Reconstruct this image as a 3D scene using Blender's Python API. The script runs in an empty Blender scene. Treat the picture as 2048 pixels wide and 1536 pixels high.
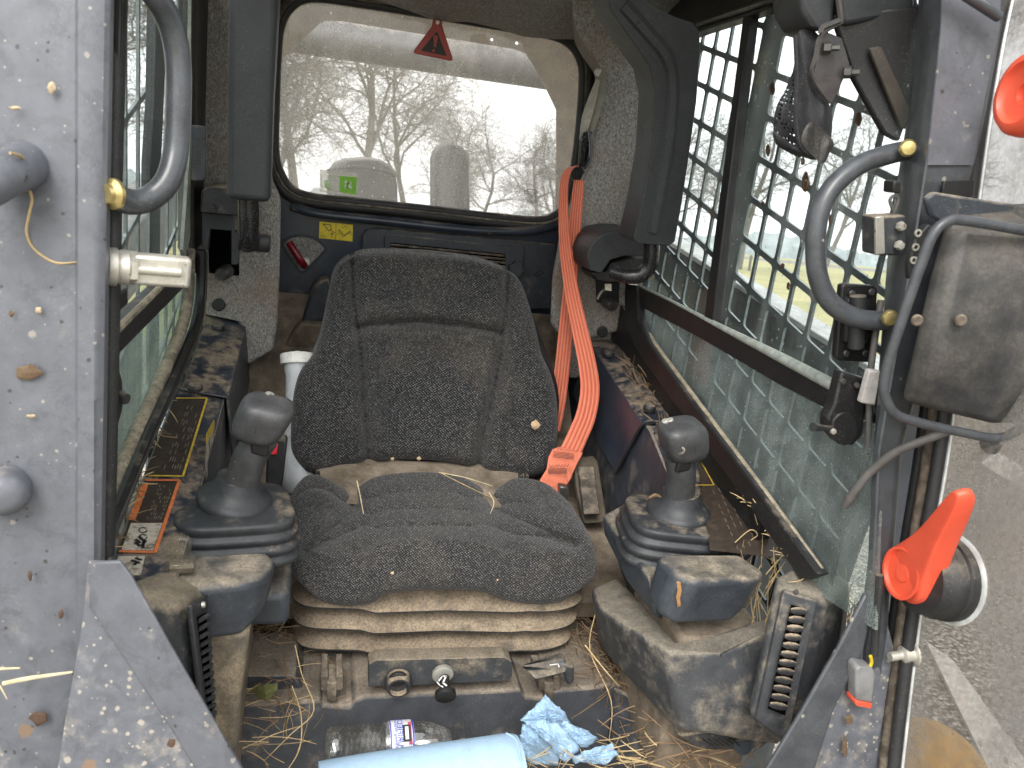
import bpy, bmesh, math, random
from mathutils import Vector, Matrix
from mathutils.geometry import tessellate_polygon
random.seed(7)
SC = bpy.context.scene
# ------------------------------------------------------------------ camera frame
F = 1647.0; CX = 1024.0; CY = 768.0
RM = Matrix(((0.96994071, 0.0604167, 0.23572194), (-0.20846071, -0.29343111, 0.93297498), (0.12553542, -0.95406918, -0.27201627)))
def ray(u, v): return RM @ Vector((u - CX, v - CY, F))
def at(u, v, Y=None, X=None, Z=None):
    w = ray(u, v)
    if Y is not None: return w * (Y / w.y)
    if X is not None: return w * (X / w.x)
    return w * (Z / w.z)
def onp(u, v, p0, n):
    w = ray(u, v); return w * (Vector(p0).dot(n) / w.dot(n))
cam_d = bpy.data.cameras.new("camera"); cam = bpy.data.objects.new("camera", cam_d)
SC.collection.objects.link(cam); SC.camera = cam
c0, c1, c2 = RM.col[0], RM.col[1], RM.col[2]
cam.matrix_world = Matrix(((c0.x, -c1.x, -c2.x, 0), (c0.y, -c1.y, -c2.y, 0), (c0.z, -c1.z, -c2.z, 0), (0, 0, 0, 1)))
cam_d.sensor_width = 36.0; cam_d.lens = F / 2048 * 36.0; cam_d.clip_start = 0.02; cam_d.clip_end = 3000
cam_d.dof.use_dof = True; cam_d.dof.focus_distance = 1.55; cam_d.dof.aperture_fstop = 9.0
# ------------------------------------------------------------------ overcast sky and sun
GN = Vector((-0.0079, 0.0945, 0.9955)).normalized()      # the true "up": the machine stands nose-up on the ground
TILT = -math.asin(GN.y)
world = bpy.data.worlds.new("World"); SC.world = world; world.use_nodes = True
nt = world.node_tree; nt.nodes.clear()
wo = nt.nodes.new("ShaderNodeOutputWorld"); bg = nt.nodes.new("ShaderNodeBackground"); bg.inputs[1].default_value = 0.15
sky = nt.nodes.new("ShaderNodeTexSky"); sky.sky_type = 'NISHITA'; sky.sun_disc = False
sky.sun_elevation = math.radians(42); sky.sun_rotation = math.radians(205); sky.dust_density = 4.0; sky.air_density = 1.2
tc = nt.nodes.new("ShaderNodeTexCoord"); mp = nt.nodes.new("ShaderNodeMapping"); mp.vector_type = 'TEXTURE'
mp.inputs['Rotation'].default_value = (TILT, 0, 0)
hs = nt.nodes.new("ShaderNodeHueSaturation"); hs.inputs['Saturation'].default_value = 0.12
veil = nt.nodes.new("ShaderNodeMixRGB"); veil.inputs[0].default_value = 0.62; veil.inputs[2].default_value = (8.6, 8.75, 8.9, 1)
nt.links.new(tc.outputs['Generated'], mp.inputs[0]); nt.links.new(mp.outputs[0], sky.inputs[0])
nt.links.new(sky.outputs[0], hs.inputs['Color']); nt.links.new(hs.outputs[0], veil.inputs[1])
nt.links.new(veil.outputs[0], bg.inputs[0]); nt.links.new(bg.outputs[0], wo.inputs[0])
sl = bpy.data.lights.new("sun", 'SUN'); sl.energy = 1.0; sl.angle = math.radians(25); sl.color = (1.0, 0.96, 0.9)
sun = bpy.data.objects.new("sun", sl); SC.collection.objects.link(sun)
sd = Vector((-0.25, -0.62, 0.74)).normalized()           # towards the sun: behind the camera, veiled by cloud
sun.rotation_euler = sd.to_track_quat('Z', 'Y').to_euler()
SC.view_settings.view_transform = 'Standard'; SC.view_settings.look = 'None'; SC.view_settings.gamma = 1.0
SC.view_settings.use_curve_mapping = False; SC.view_settings.exposure = 1.13
SC.cycles.max_bounces = 7; SC.cycles.diffuse_bounces = 4; SC.cycles.glossy_bounces = 3; SC.cycles.transmission_bounces = 4
SC.cycles.transparent_max_bounces = 24; SC.cycles.use_denoising = True; SC.cycles.sample_clamp_indirect = 6.0

# ------------------------------------------------------------------ materials
class NB:
    def __init__(s, name):
        s.m = bpy.data.materials.new(name); s.m.use_nodes = True; s.t = s.m.node_tree; s.t.nodes.clear()
        s.o = s.t.nodes.new("ShaderNodeOutputMaterial")
    def n(s, t, **kw):
        x = s.t.nodes.new(t)
        for k, v in kw.items():
            if isinstance(k, str) and hasattr(x, k): setattr(x, k, v)
        return x
    def l(s, a, b): s.t.links.new(a, b)
    def val(s, sock, v):
        if hasattr(v, 'links') or isinstance(v, bpy.types.NodeSocket): s.l(v, sock)
        else: sock.default_value = v
    def math(s, op, a, b=0.0, clamp=False):
        x = s.n("ShaderNodeMath", operation=op, use_clamp=clamp); s.val(x.inputs[0], a); s.val(x.inputs[1], b); return x.outputs[0]
    def mix(s, f, a, b):
        x = s.n("ShaderNodeMixRGB"); s.val(x.inputs[0], f)
        s.val(x.inputs[1], a if not isinstance(a, tuple) else (*a[:3], 1)); s.val(x.inputs[2], b if not isinstance(b, tuple) else (*b[:3], 1)); return x.outputs[0]
    def pos(s, sc=(1, 1, 1)):
        g = s.n("ShaderNodeNewGeometry"); m = s.n("ShaderNodeMapping"); m.inputs['Scale'].default_value = sc
        s.l(g.outputs['Position'], m.inputs[0]); return m.outputs[0]
    def noise(s, sc, det=6, ro=.6, vec=None, dist=0):
        x = s.n("ShaderNodeTexNoise"); x.inputs['Scale'].default_value = sc; x.inputs['Detail'].default_value = det
        x.inputs['Roughness'].default_value = ro; x.inputs['Distortion'].default_value = dist
        s.l(vec if vec is not None else s.pos(), x.inputs['Vector']); return x.outputs['Fac']
    def voro(s, sc, vec=None, rnd=1.0, out='Distance'):
        x = s.n("ShaderNodeTexVoronoi"); x.inputs['Scale'].default_value = sc; x.inputs['Randomness'].default_value = rnd
        s.l(vec if vec is not None else s.pos(), x.inputs['Vector']); return x.outputs[out]
    def ramp(s, v, a, b):                                 # linear step a..b -> 0..1
        x = s.n("ShaderNodeMapRange"); x.clamp = True; s.val(x.inputs[0], v); x.inputs[1].default_value = a; x.inputs[2].default_value = b; return x.outputs[0]
    def bsdf(s, col, rough=.5, metal=0., **kw):
        p = s.n("ShaderNodeBsdfPrincipled"); s.val(p.inputs['Base Color'], col if not isinstance(col, tuple) else (*col[:3], 1))
        s.val(p.inputs['Roughness'], rough); s.val(p.inputs['Metallic'], metal)
        for k, v in kw.items(): s.val(p.inputs[k], v)
        return p
    def bump(s, h, st=.2, d=.002):
        b = s.n("ShaderNodeBump"); b.inputs['Strength'].default_value = st; b.inputs['Distance'].default_value = d; s.l(h, b.inputs['Height']); return b.outputs[0]
    def done(s, sh): s.l(sh, s.o.inputs[0]); return s.m
DUST = (.29, .238, .18)
def mat(name, col, rough=.5, metal=0., dust=.0, dcol=DUST, dscale=7, up=.0, bump=.12, bscale=260, spots=None, var=.25, soft=.16, spec=.5, scratch=0., grit=.5, blot=.45, low=0.):
    """paint / plastic / metal with real grime: patchy dust that settles on upward faces, specks of mud, fine grain"""
    b = NB(name); p = b.pos()
    n1 = b.noise(dscale, 9, .68, p, .35); n2 = b.noise(bscale, 4, .6, p); n3 = b.noise(dscale * 4.3, 6, .6, p)
    base = b.mix(b.ramp(n3, .3, .7), tuple(c * (1 - var) for c in col), tuple(min(1, c * (1 + var)) for c in col))
    n4 = b.noise(dscale * 2.6, 12, .78, p, .6); n5 = b.noise(dscale * 17, 6, .7, p)
    base = b.mix(b.math('MULTIPLY', b.ramp(n4, .5, .6), blot), base, tuple(c * .5 for c in col))
    base = b.mix(b.math('MULTIPLY', b.ramp(n5, .58, .72), blot * .45), base, tuple(min(1, c * 1.5 + .012) for c in col))
    rg = b.math('ADD', rough - .1, b.math('MULTIPLY', n4, .22))
    if scratch:
        sv = b.pos((30, 30, 4)); s1 = b.ramp(b.noise(9, 3, .7, sv, 1.5), .66, .72)
        base = b.mix(b.math('MULTIPLY', s1, scratch), base, tuple(min(1, c * 3 + .06) for c in col))
    if dust or up:
        g = b.n("ShaderNodeNewGeometry"); sp = b.n("ShaderNodeSeparateXYZ"); b.l(g.outputs['Normal'], sp.inputs[0])
        upz = b.ramp(sp.outputs[2], .15, .95)
        k = b.math('ADD', b.math('ADD', n1, b.math('MULTIPLY', b.math('SUBTRACT', n3, .5), .55)), b.math('ADD', b.math('MULTIPLY', upz, up), dust - .27))
        if low:
            gz = b.n("ShaderNodeNewGeometry"); sz = b.n("ShaderNodeSeparateXYZ"); b.l(gz.outputs['Position'], sz.inputs[0]); k = b.math('ADD', k, b.math('MULTIPLY', b.ramp(sz.outputs[2], -.1, -.75), low))
        k = b.ramp(k, .5 - soft, .5 + soft)
        k = b.math('MULTIPLY', k, b.ramp(n2, .1, .62))
        dc = b.mix(b.ramp(n3, .3, .75), tuple(c * .62 for c in dcol), tuple(min(1, c * 1.22) for c in dcol))
        k = b.math('MAXIMUM', k, b.math('MULTIPLY', b.ramp(b.noise(520, 3, .6, p), .60, .68), b.math('MULTIPLY', b.ramp(n1, .38, .62), grit)))
        base = b.mix(k, base, dc); rg = b.math('ADD', rg, b.math('MULTIPLY', k, .92 - rough))
    if spots:
        for ssc, dens, scol, size in spots:
            v = b.n("ShaderNodeTexVoronoi"); v.inputs['Scale'].default_value = ssc; b.l(p, v.inputs['Vector'])
            sp2 = b.n("ShaderNodeSeparateColor"); b.l(v.outputs['Color'], sp2.inputs[0])
            dd = b.math('ADD', v.outputs['Distance'], b.math('MULTIPLY', b.math('SUBTRACT', b.noise(ssc * 3, 5, .7, p), .5), .5))
            m1 = b.ramp(b.math('SUBTRACT', b.math('MULTIPLY', sp2.outputs[1], size), dd), 0, .05)
            m1 = b.math('MULTIPLY', m1, b.math('LESS_THAN', sp2.outputs[0], dens))
            base = b.mix(b.math('MULTIPLY', m1, .85), base, scol); 
    bs = b.bsdf(base, rg, metal, **{'Specular IOR Level': spec})
    b.l(b.bump(b.math('ADD', n2, b.math('MULTIPLY', n3, 1.5)), bump, .0012), bs.inputs['Normal'])
    return b.done(bs.outputs[0])
MUD = (.19, .125, .075); PALE = (.5, .47, .42)
M = {}
M['paint'] = mat('slate_paint', (.108, .114, .13), .4, dust=-.02, up=.15, dcol=(.27, .24, .205), dscale=9, soft=.1, low=.13, bump=.05, var=.14,
    spots=[(70, .09, (.26, .24, .21), .28), (22, .10, MUD, .2), (150, .14, (.3, .27, .23), .3), (110, .2, (.035, .03, .025), .3)])
M['paintlow'] = mat('muddy_slate_paint', (.108, .114, .13), .45, dust=.06, low=.1, up=.2, dcol=(.27, .24, .2), dscale=14, bump=.08, var=.15, soft=.1,
    spots=[(85, .4, (.33, .3, .26), .36), (30, .2, MUD, .24), (170, .4, (.36, .32, .27), .4), (20, .14, (.09, .045, .02), .24), (34, .25, (.2, .13, .08), .3)])
M['postpaint'] = mat('inner_frame_paint', (.06, .068, .085), .45, dust=.0, up=.2, dscale=6, bump=.06, spots=[(60, .15, MUD, .25)])
M['bluesteel'] = mat('dark_blue_cab_steel', (.028, .038, .058), .32, dust=-.08, up=.3, dscale=5, bump=.04, spots=[(30, .12, MUD, .2)])
M['dustysteel'] = mat('dusty_cab_steel', (.04, .048, .062), .45, dust=.12, up=.42, dscale=7, bump=.1)
M['ledge'] = mat('dusty_ledge_steel', (.03, .036, .05), .35, dust=.06, up=.2, dscale=12, bump=.1, soft=.06, dcol=(.26, .2, .14))
M['plastic'] = mat('black_grained_plastic', (.022, .024, .027), .5, dust=-.06, up=.16, dscale=6, bump=.25, bscale=700)
M['pad'] = mat('soft_grained_foam_skin', (.028, .032, .036), .52, dust=-.2, up=.1, dscale=5, bump=.28, bscale=900, var=.1, spots=[(70, .05, (.01, .01, .01), .25)])
M['console'] = mat('grey_moulded_plastic', (.036, .043, .053), .45, dust=-.02, up=.36, dscale=8, bump=.15, scratch=.35, dcol=(.31, .26, .19))
M['dirtyconsole'] = mat('dirt_caked_plastic', (.036, .039, .043), .6, dust=.13, up=.42, dscale=8, bump=.3, scratch=.5, dcol=(.27, .22, .155), soft=.09, blot=.7, grit=.8)
M['towerplastic'] = mat('scoured_dusty_plastic', (.05, .053, .058), .6, dust=.19, up=.32, dscale=10, bump=.3, scratch=.5, dcol=(.25, .215, .165), soft=.1, blot=.6, grit=.8)
M['lampshell'] = mat('dirty_lamp_shell', (.03, .031, .033), .45, dust=.06, up=.2, dscale=5, bump=.2, dcol=(.2, .175, .14), soft=.3, blot=.5)
M['ducttape'] = mat('weathered_duct_tape', (.04, .039, .037), .35, dust=-.25, dscale=30, bump=.3, scratch=.5)
M['bracketsteel'] = mat('scuffed_bracket_steel', (.09, .09, .092), .3, .5, dust=-.35, bump=.12, scratch=.3)
M['grimeframe'] = mat('grimy_floor_frame', (.09, .072, .052), .85, dust=-.1, up=.1, dscale=12, bump=.3)
M['dimgrime'] = mat('dim_brown_grime', (.045, .036, .028), .8, dust=-.3, bump=.3)
M['tanduct'] = mat('dust_covered_duct', (.06, .058, .052), .7, dust=.3, up=.2, dscale=7, bump=.25, dcol=(.33, .26, .17))
M['fadedtext'] = mat('faded_print', (.2, .17, .13), .6, dust=.05, dscale=60, soft=.05, dcol=(.07, .05, .035))
M['droppings'] = mat('dried_brown_dropping', (.07, .036, .018), .8, dust=.15, dscale=90, bump=.4, soft=.05, dcol=(.4, .34, .25))
M['floorplastic'] = mat('floor_plastic', (.038, .042, .05), .6, dust=.0, up=.52, dscale=6, bump=.25, scratch=.3, spots=[(22, .25, DUST, .3)])
M['bellows'] = mat('dusty_bellows_rubber', (.025, .025, .027), .7, dust=.03, up=.5, dscale=6, bump=.2, dcol=(.37, .29, .2), soft=.12)
M['rubber'] = mat('black_rubber', (.018, .019, .02), .55, dust=-.06, up=.35, dscale=8, bump=.15)
M['boot'] = mat('control_boot_rubber', (.03, .033, .037), .5, dust=.0, up=.22, dscale=10, bump=.14, dcol=(.28, .22, .155), soft=.1)
M['grip'] = mat('worn_grip_rubber', (.05, .051, .054), .42, dust=-.25, up=.1, dscale=12, bump=.1, bscale=500, spots=[(70, .12, (.4, .36, .3), .14)])
M['void'] = mat('unlit_opening', (.003, .003, .003), .95, bump=.0, spec=.0, blot=0)  # near-black colour stands in for the shade inside flat, unrecessed openings
M['grime'] = mat('brown_grime', (.07, .055, .04), .85, dust=.2, up=.2, dscale=12, bump=.4)
M['floordust'] = mat('thick_floor_dust', (.13, .1, .07), .92, dust=.15, up=.2, dscale=6, bump=.25)
M['black'] = mat('gloss_black_steel', (.012, .013, .015), .22, dust=-.18, up=.15, dscale=9, bump=.04)
M['railblack'] = mat('black_window_rail', (.01, .01, .011), .45, dust=-.16, up=.25, dscale=10, bump=.05)
M['tube'] = mat('slate_painted_tube', (.056, .061, .068), .3, dust=-.16, up=.12, dscale=8, bump=.03, spots=[(60, .12, (.3, .28, .25), .2)])
M['zinc'] = mat('yellow_zinc', (.62, .5, .22), .3, .85, dust=-.1, bump=.15, spots=[(200, .4, (.2, .15, .07), .3)])
M['silver'] = mat('worn_zinc_steel', (.55, .53, .47), .45, .6, dust=.05, bump=.12, dcol=(.4, .34, .26), spots=[(120, .25, (.25, .15, .08), .3)])
M['steel'] = mat('dull_dark_steel', (.1, .095, .09), .35, .6, dust=-.1, up=.2, bump=.1)
M['orange'] = mat('faded_orange_plastic', (.75, .095, .045), .42, blot=.1, dust=-.2, up=.1, dcol=(.75, .3, .2), bump=.05, var=.06)
M['red'] = mat('dark_red_plastic', (.2, .006, .016), .25, dust=-.25, bump=.03, var=.05)
M['redtag'] = mat('red_tag_plastic', (.36, .035, .03), .4, dust=-.2, bump=.03, var=.05)
M['brightred'] = mat('bright_red_button', (.8, .04, .06), .4, bump=.02, var=.05)
M['yellow'] = mat('yellow_sticker', (.78, .6, .02), .4, dust=-.22, bump=.02, var=.04)
M['yellowworn'] = mat('worn_yellow_print', (.6, .42, .05), .5, dust=.06, dscale=30, bump=.02, soft=.05, dcol=(.08, .06, .04))
M['orangeworn'] = mat('worn_orange_print', (.6, .17, .05), .5, dust=.06, dscale=30, bump=.02, soft=.05, dcol=(.08, .06, .04))
M['whiteworn'] = mat('soiled_white_print', (.5, .45, .37), .55, dust=.24, dscale=38, bump=.02, soft=.05, dcol=(.1, .075, .05))
M['label'] = mat('faded_black_decal', (.045, .034, .026), .4, dust=-.02, dscale=22, bump=.04, soft=.2, dcol=(.11, .08, .055))
M['ink'] = mat('black_ink', (.015, .015, .015), .5, bump=.0, var=.05)
M['greyink'] = mat('grey_ink', (.12, .12, .11), .6, bump=.0, var=.05)
M['white'] = mat('white_plastic', (.75, .74, .7), .45, dust=-.16, up=.15, dcol=(.5, .44, .36), bump=.05, var=.04)
M['jug'] = mat('milky_bottle_plastic', (.5, .52, .54), .4, dust=-.05, up=.1, dcol=(.4, .36, .3), bump=.04, var=.06)
M['ring'] = mat('pale_edge_trim', (.62, .64, .63), .3, .3, dust=.0, bump=.03)
M['sealtan'] = mat('dusty_window_seal', (.1, .095, .08), .8, dust=.2, up=.3, dscale=14, bump=.4, dcol=(.42, .35, .25))
M['sealgreen'] = mat('weathered_pale_seal', (.33, .36, .32), .55, dust=.0, dscale=18, bump=.15, dcol=(.2, .2, .16))
M['grille'] = mat('green_black_grille', (.02, .028, .03), .4, dust=-.12, dscale=16, bump=.06, dcol=(.12, .13, .12))
M['grille_edge'] = mat('skylit_cut_edge', (.2, .235, .235), .35, .2, dust=-.1, dscale=16, bump=.06)  # bare cut steel, coloured lighter to imitate sky light on the cell edges
M['tan'] = mat('dusty_guard_sheet', (.4, .32, .235), .7, dust=.05, dscale=6, bump=.1, dcol=(.52, .42, .31))
M['boom'] = mat('grey_boom_steel', (.13, .13, .136), .5, dust=.0, up=.25, bump=.08, dcol=(.34, .3, .25))
M['boomdark'] = mat('dark_loader_arm', (.045, .052, .054), .55, dust=.04, bump=.12, dcol=(.12, .115, .1))
M['boomtop'] = mat('pale_dusty_arm_top', (.55, .55, .53), .6, dust=.05, bump=.1, dcol=(.4, .37, .32))
M['bark'] = mat('grey_bark', (.16, .15, .138), .9, bump=.2, bscale=20, dscale=2)
M['leafdead'] = mat('curled_olive_leaf', (.14, .15, .05), .7, dust=.1, dscale=40, bump=.2)
M['leafbrown'] = mat('brown_leaf_scrap', (.2, .11, .045), .8, dscale=60, bump=.3)
M['towel'] = mat('blue_shop_towel', (.36, .52, .68), .85, blot=.12, dust=-.12, up=.0, dscale=14, bump=.25, bscale=420, var=.05, dcol=(.36, .3, .24), soft=.1, spots=[(60, .15, (.16, .13, .1), .12)])
M['towelused'] = mat('soiled_blue_towel', (.33, .49, .66), .85, blot=.2, dust=.0, dscale=18, bump=.3, bscale=420, var=.08, dcol=(.25, .19, .13), soft=.07)
M['wire'] = mat('dusty_cable', (.09, .085, .08), .6, dust=.06, bump=.1)
M['yellowwire'] = mat('yellow_wire', (.7, .5, .02), .4, bump=.0)
M['connector'] = mat('grey_connector', (.2, .2, .2), .5, dust=.08, bump=.08)
M['palegrey'] = mat('pale_grey_shrink', (.42, .4, .38), .55, dust=.05, bump=.05)
M['fabric'] = mat('black_nylon', (.018, .018, .022), .75, dust=-.08, dscale=20, bump=.3, bscale=500)
M['amber'] = mat('amber_marker', (.45, .26, .07), .4, dust=.05, bump=.1)
M['labelpaper'] = mat('bottle_label_paper', (.78, .78, .82), .4, bump=.0, var=.03)
M['labelblue'] = mat('bottle_label_blue', (.04, .06, .4), .4, bump=.0, var=.05)
M['labelred'] = mat('bottle_label_red', (.4, .05, .08), .4, bump=.0, var=.05)
M['green'] = mat('green_sticker_ink', (.25, .62, .05), .5, bump=.0, var=.1)
def straw_mat(name, c):
    b = NB(name); col = b.mix(b.ramp(b.noise(45, 4), .35, .65), tuple(x * .6 for x in c), c)
    return b.done(b.bsdf(col, .7).outputs[0])
M['straw'] = straw_mat('dry_straw', (.52, .38, .19)); M['strawdark'] = straw_mat('old_brown_hay', (.22, .14, .075)); M['strawpale'] = straw_mat('pale_straw', (.72, .6, .36))
def felt_mat():
    b = NB('grey_needle_felt'); p = b.pos()
    f = b.noise(420, 5, .75, b.pos((1, 1, .45)), 1.0); m = b.noise(90, 4, .7, p); l = b.noise(5, 6, .6, p)
    c = b.mix(b.ramp(f, .36, .66), (.085, .082, .077), (.6, .58, .55)); c = b.mix(b.ramp(m, .3, .72), b.mix(.45, c, (.05, .045, .04)), c)
    c = b.mix(b.math('MULTIPLY', b.ramp(l, .46, .66), .55), c, (.22, .155, .1))
    s = b.bsdf(c, .98, 0, **{'Specular IOR Level': .1}); b.l(b.bump(b.math('ADD', f, m), .6, .003), s.inputs['Normal']); return b.done(s.outputs[0])
M['felt'] = felt_mat()
def seat_mat(name, warm=.0):
    """dark moquette: rows of pale flecks running on the diagonal"""
    b = NB(name); tcn = b.n("ShaderNodeUVMap")
    mp = b.n("ShaderNodeMapping"); mp.inputs['Scale'].default_value = (250, 300, 1); mp.inputs['Rotation'].default_value = (0, 0, .62); b.l(tcn.outputs[0], mp.inputs[0])
    v = b.n("ShaderNodeTexVoronoi"); v.inputs['Scale'].default_value = 1.0; v.inputs['Randomness'].default_value = .3; b.l(mp.outputs[0], v.inputs['Vector'])
    mp2 = b.n("ShaderNodeMapping"); mp2.inputs['Scale'].default_value = (330, 460, 1); b.l(tcn.outputs[0], mp2.inputs[0])
    fine = b.noise(1.0, 4, .8, mp2.outputs[0]); sepc = b.n("ShaderNodeSeparateColor"); b.l(v.outputs['Color'], sepc.inputs[0])
    k = b.math('MULTIPLY', b.ramp(v.outputs['Distance'], .46, .2), b.ramp(fine, .3, .55))
    k = b.math('MULTIPLY', k, b.ramp(sepc.outputs[0], -.5, .9))
    big = b.noise(7, 6, .65); dz = b.ramp(big, .5, .78)
    base = b.mix(fine, (.005, .005, .006), (.024, .024, .026)); base = b.mix(k, base, (.2, .197, .192))
    base = b.mix(b.math('MULTIPLY', b.math('ADD', dz, warm), .2), base, (.2, .165, .12))
    s = b.bsdf(base, .95, 0, **{'Specular IOR Level': .15, 'Sheen Weight': .15}); h = b.math('ADD', b.math('MULTIPLY', v.outputs['Distance'], -1.2), fine)
    b.l(b.bump(h, .5, .0025), s.inputs['Normal']); return b.done(s.outputs[0])
M['seat'] = seat_mat('black_fleck_seat_cloth'); M['seatlow'] = seat_mat('dusty_fleck_seat_cloth', .12)
def belt_mat():
    b = NB('orange_webbing'); tcn = b.n("ShaderNodeUVMap"); sp = b.n("ShaderNodeSeparateXYZ"); b.l(tcn.outputs[0], sp.inputs[0])
    w = b.math('SINE', b.math('MULTIPLY', sp.outputs[0], 6.2832 * 5)); w2 = b.math('SINE', b.math('MULTIPLY', sp.outputs[1], 2600))
    c = b.mix(b.ramp(w, -.9, .7), (.54, .115, .06), (.76, .21, .12)); c = b.mix(b.math('MULTIPLY', b.ramp(b.noise(26, 5), .5, .8), .35), c, (.55, .25, .16))
    s = b.bsdf(c, .75, 0, **{'Sheen Weight': .2}); b.l(b.bump(b.math('ADD', w, b.math('MULTIPLY', w2, .3)), .5, .0015), s.inputs['Normal']); return b.done(s.outputs[0])
M['belt'] = belt_mat()
def glass_mat(name, tint=(.955, .985, .98), film=.08, fcol=(.55, .58, .56), sc=30, streak=(1, 1, .25), specks=.5, edge=.0, lo=.5, hi=.85, gls=.02):
    b = NB(name); p = b.pos(streak)
    n = b.noise(sc * .35, 8, .7, p, .4); fine = b.noise(sc * 9, 3, .7, b.pos())
    k = b.math('ADD', film, b.math('MULTIPLY', b.ramp(n, lo, hi), specks))
    vo = b.n("ShaderNodeTexVoronoi"); vo.inputs['Scale'].default_value = sc * 3.4; b.l(b.pos(), vo.inputs['Vector'])
    sc2 = b.n("ShaderNodeSeparateColor"); b.l(vo.outputs['Color'], sc2.inputs[0])
    dot = b.math('MULTIPLY', b.math('LESS_THAN', vo.outputs['Distance'], b.math('MULTIPLY', sc2.outputs[1], .22)), b.math('LESS_THAN', sc2.outputs[0], .3))
    k = b.math('MULTIPLY', k, b.ramp(fine, .2, .6)); k = b.math('ADD', k, b.math('MULTIPLY', dot, .45), True)
    tr = b.n("ShaderNodeBsdfTransparent"); tr.inputs[0].default_value = (*tint, 1)
    df = b.n("ShaderNodeBsdfDiffuse"); df.inputs[0].default_value = (*fcol, 1); tl = b.n("ShaderNodeBsdfTranslucent"); tl.inputs[0].default_value = (*fcol, 1)
    ad = b.n("ShaderNodeMixShader"); ad.inputs[0].default_value = .5; b.l(df.outputs[0], ad.inputs[1]); b.l(tl.outputs[0], ad.inputs[2])
    m1 = b.n("ShaderNodeMixShader"); b.l(k, m1.inputs[0]); b.l(tr.outputs[0], m1.inputs[1]); b.l(ad.outputs[0], m1.inputs[2])
    lwt = b.n("ShaderNodeLayerWeight"); lwt.inputs[0].default_value = .5; frs = b.math('ADD', b.math('MULTIPLY', b.math('POWER', lwt.outputs['Facing'], 5), .42), gls); gl = b.n("ShaderNodeBsdfGlossy"); gl.inputs['Roughness'].default_value = .03
    m2 = b.n("ShaderNodeMixShader"); b.l(frs, m2.inputs[0]); b.l(m1.outputs[0], m2.inputs[1]); b.l(gl.outputs[0], m2.inputs[2])
    return b.done(m2.outputs[0])
M['glass'] = glass_mat('side_window_glass', film=.04, specks=.3, sc=26)
M['glasslow'] = glass_mat('filmed_lower_glass', tint=(.88, .93, .92), film=.24, fcol=(.42, .47, .455), specks=.55, sc=40, streak=(1, 1, .8), lo=.42, hi=.7)
M['glassleft'] = glass_mat('hazed_left_glass', tint=(.75, .85, .82), film=.38, fcol=(.4, .46, .42), specks=.4, sc=30, streak=(1, 1, .3), lo=.42, hi=.7)
M['glassrear'] = glass_mat('dirty_rear_glass', tint=(.99, .98, .96), film=.28, fcol=(.74, .73, .7), specks=.4, sc=34, streak=(1, 1, .12), lo=.46)
M['glassdoor'] = glass_mat('dirty_door_glass', tint=(.66, .65, .64), film=.12, fcol=(.36, .345, .32), specks=.85, sc=15, streak=(1, 1, .5), lo=.42, hi=.66)
M['frosted'] = glass_mat('milky_sticker_film', tint=(.9, .9, .88), film=.5, fcol=(.75, .75, .72), specks=.1, sc=60)
M['bottleclear'] = glass_mat('crushed_bottle_plastic', tint=(.85, .85, .83), film=.07, fcol=(.75, .74, .7), specks=.3, sc=70, lo=.5, hi=.6, gls=.16)
M['clear'] = glass_mat('thin_clear_plastic', tint=(.93, .93, .9), film=.06, fcol=(.6, .57, .5), specks=.25, sc=60)
def net_mat():
    b = NB('black_net'); v = b.voro(190, b.pos((1, 1, 1)), .15); k = b.ramp(v, .36, .42)
    tr = b.n("ShaderNodeBsdfTransparent"); s = b.bsdf((.02, .02, .022), .8); m = b.n("ShaderNodeMixShader")
    b.l(k, m.inputs[0]); b.l(tr.outputs[0], m.inputs[1]); b.l(s.outputs[0], m.inputs[2]); return b.done(m.outputs[0])
M['net'] = net_mat()
def field_mat():
    b = NB('winter_grass_field'); p = b.pos(); n = b.noise(.12, 8, .65, b.pos((1, 3, 1))); f = b.noise(3, 6, .7, p)
    c = b.mix(b.ramp(n, .42, .6), (.27, .26, .115), (.4, .345, .18)); c = b.mix(b.math('MULTIPLY', b.ramp(f, .3, .7), .35), c, (.2, .2, .09))
    return b.done(b.bsdf(c, .95).outputs[0])
def gravel_mat():
    b = NB('gravel'); v = b.n("ShaderNodeTexVoronoi"); v.inputs['Scale'].default_value = 55; b.l(b.pos(), v.inputs['Vector'])
    sp = b.n("ShaderNodeSeparateColor"); b.l(v.outputs['Color'], sp.inputs[0])
    c = b.mix(sp.outputs[0], (.17, .15, .125), (.56, .52, .45)); c = b.mix(b.ramp(v.outputs['Distance'], .35, .7), c, (.12, .1, .08))
    s = b.bsdf(c, .9); b.l(b.bump(v.outputs['Distance'], .8, -.01), s.inputs['Normal']); return b.done(s.outputs[0])
M['paleconcrete'] = mat('pale_gravelly_concrete', (.55, .52, .47), .9, bump=.3, bscale=90, var=.2, spots=[(60, .4, (.25, .22, .19), .3)])
M['field'] = field_mat(); M['gravel'] = gravel_mat()
M['road'] = mat('grey_road', (.2, .185, .165), .9, bump=.1, dscale=1)
M['woods'] = mat('hazy_bare_woods', (.33, .37, .4), .95, bump=.0, dscale=.05, var=.2)  # distance haze is put into this pale blue-grey colour

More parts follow.
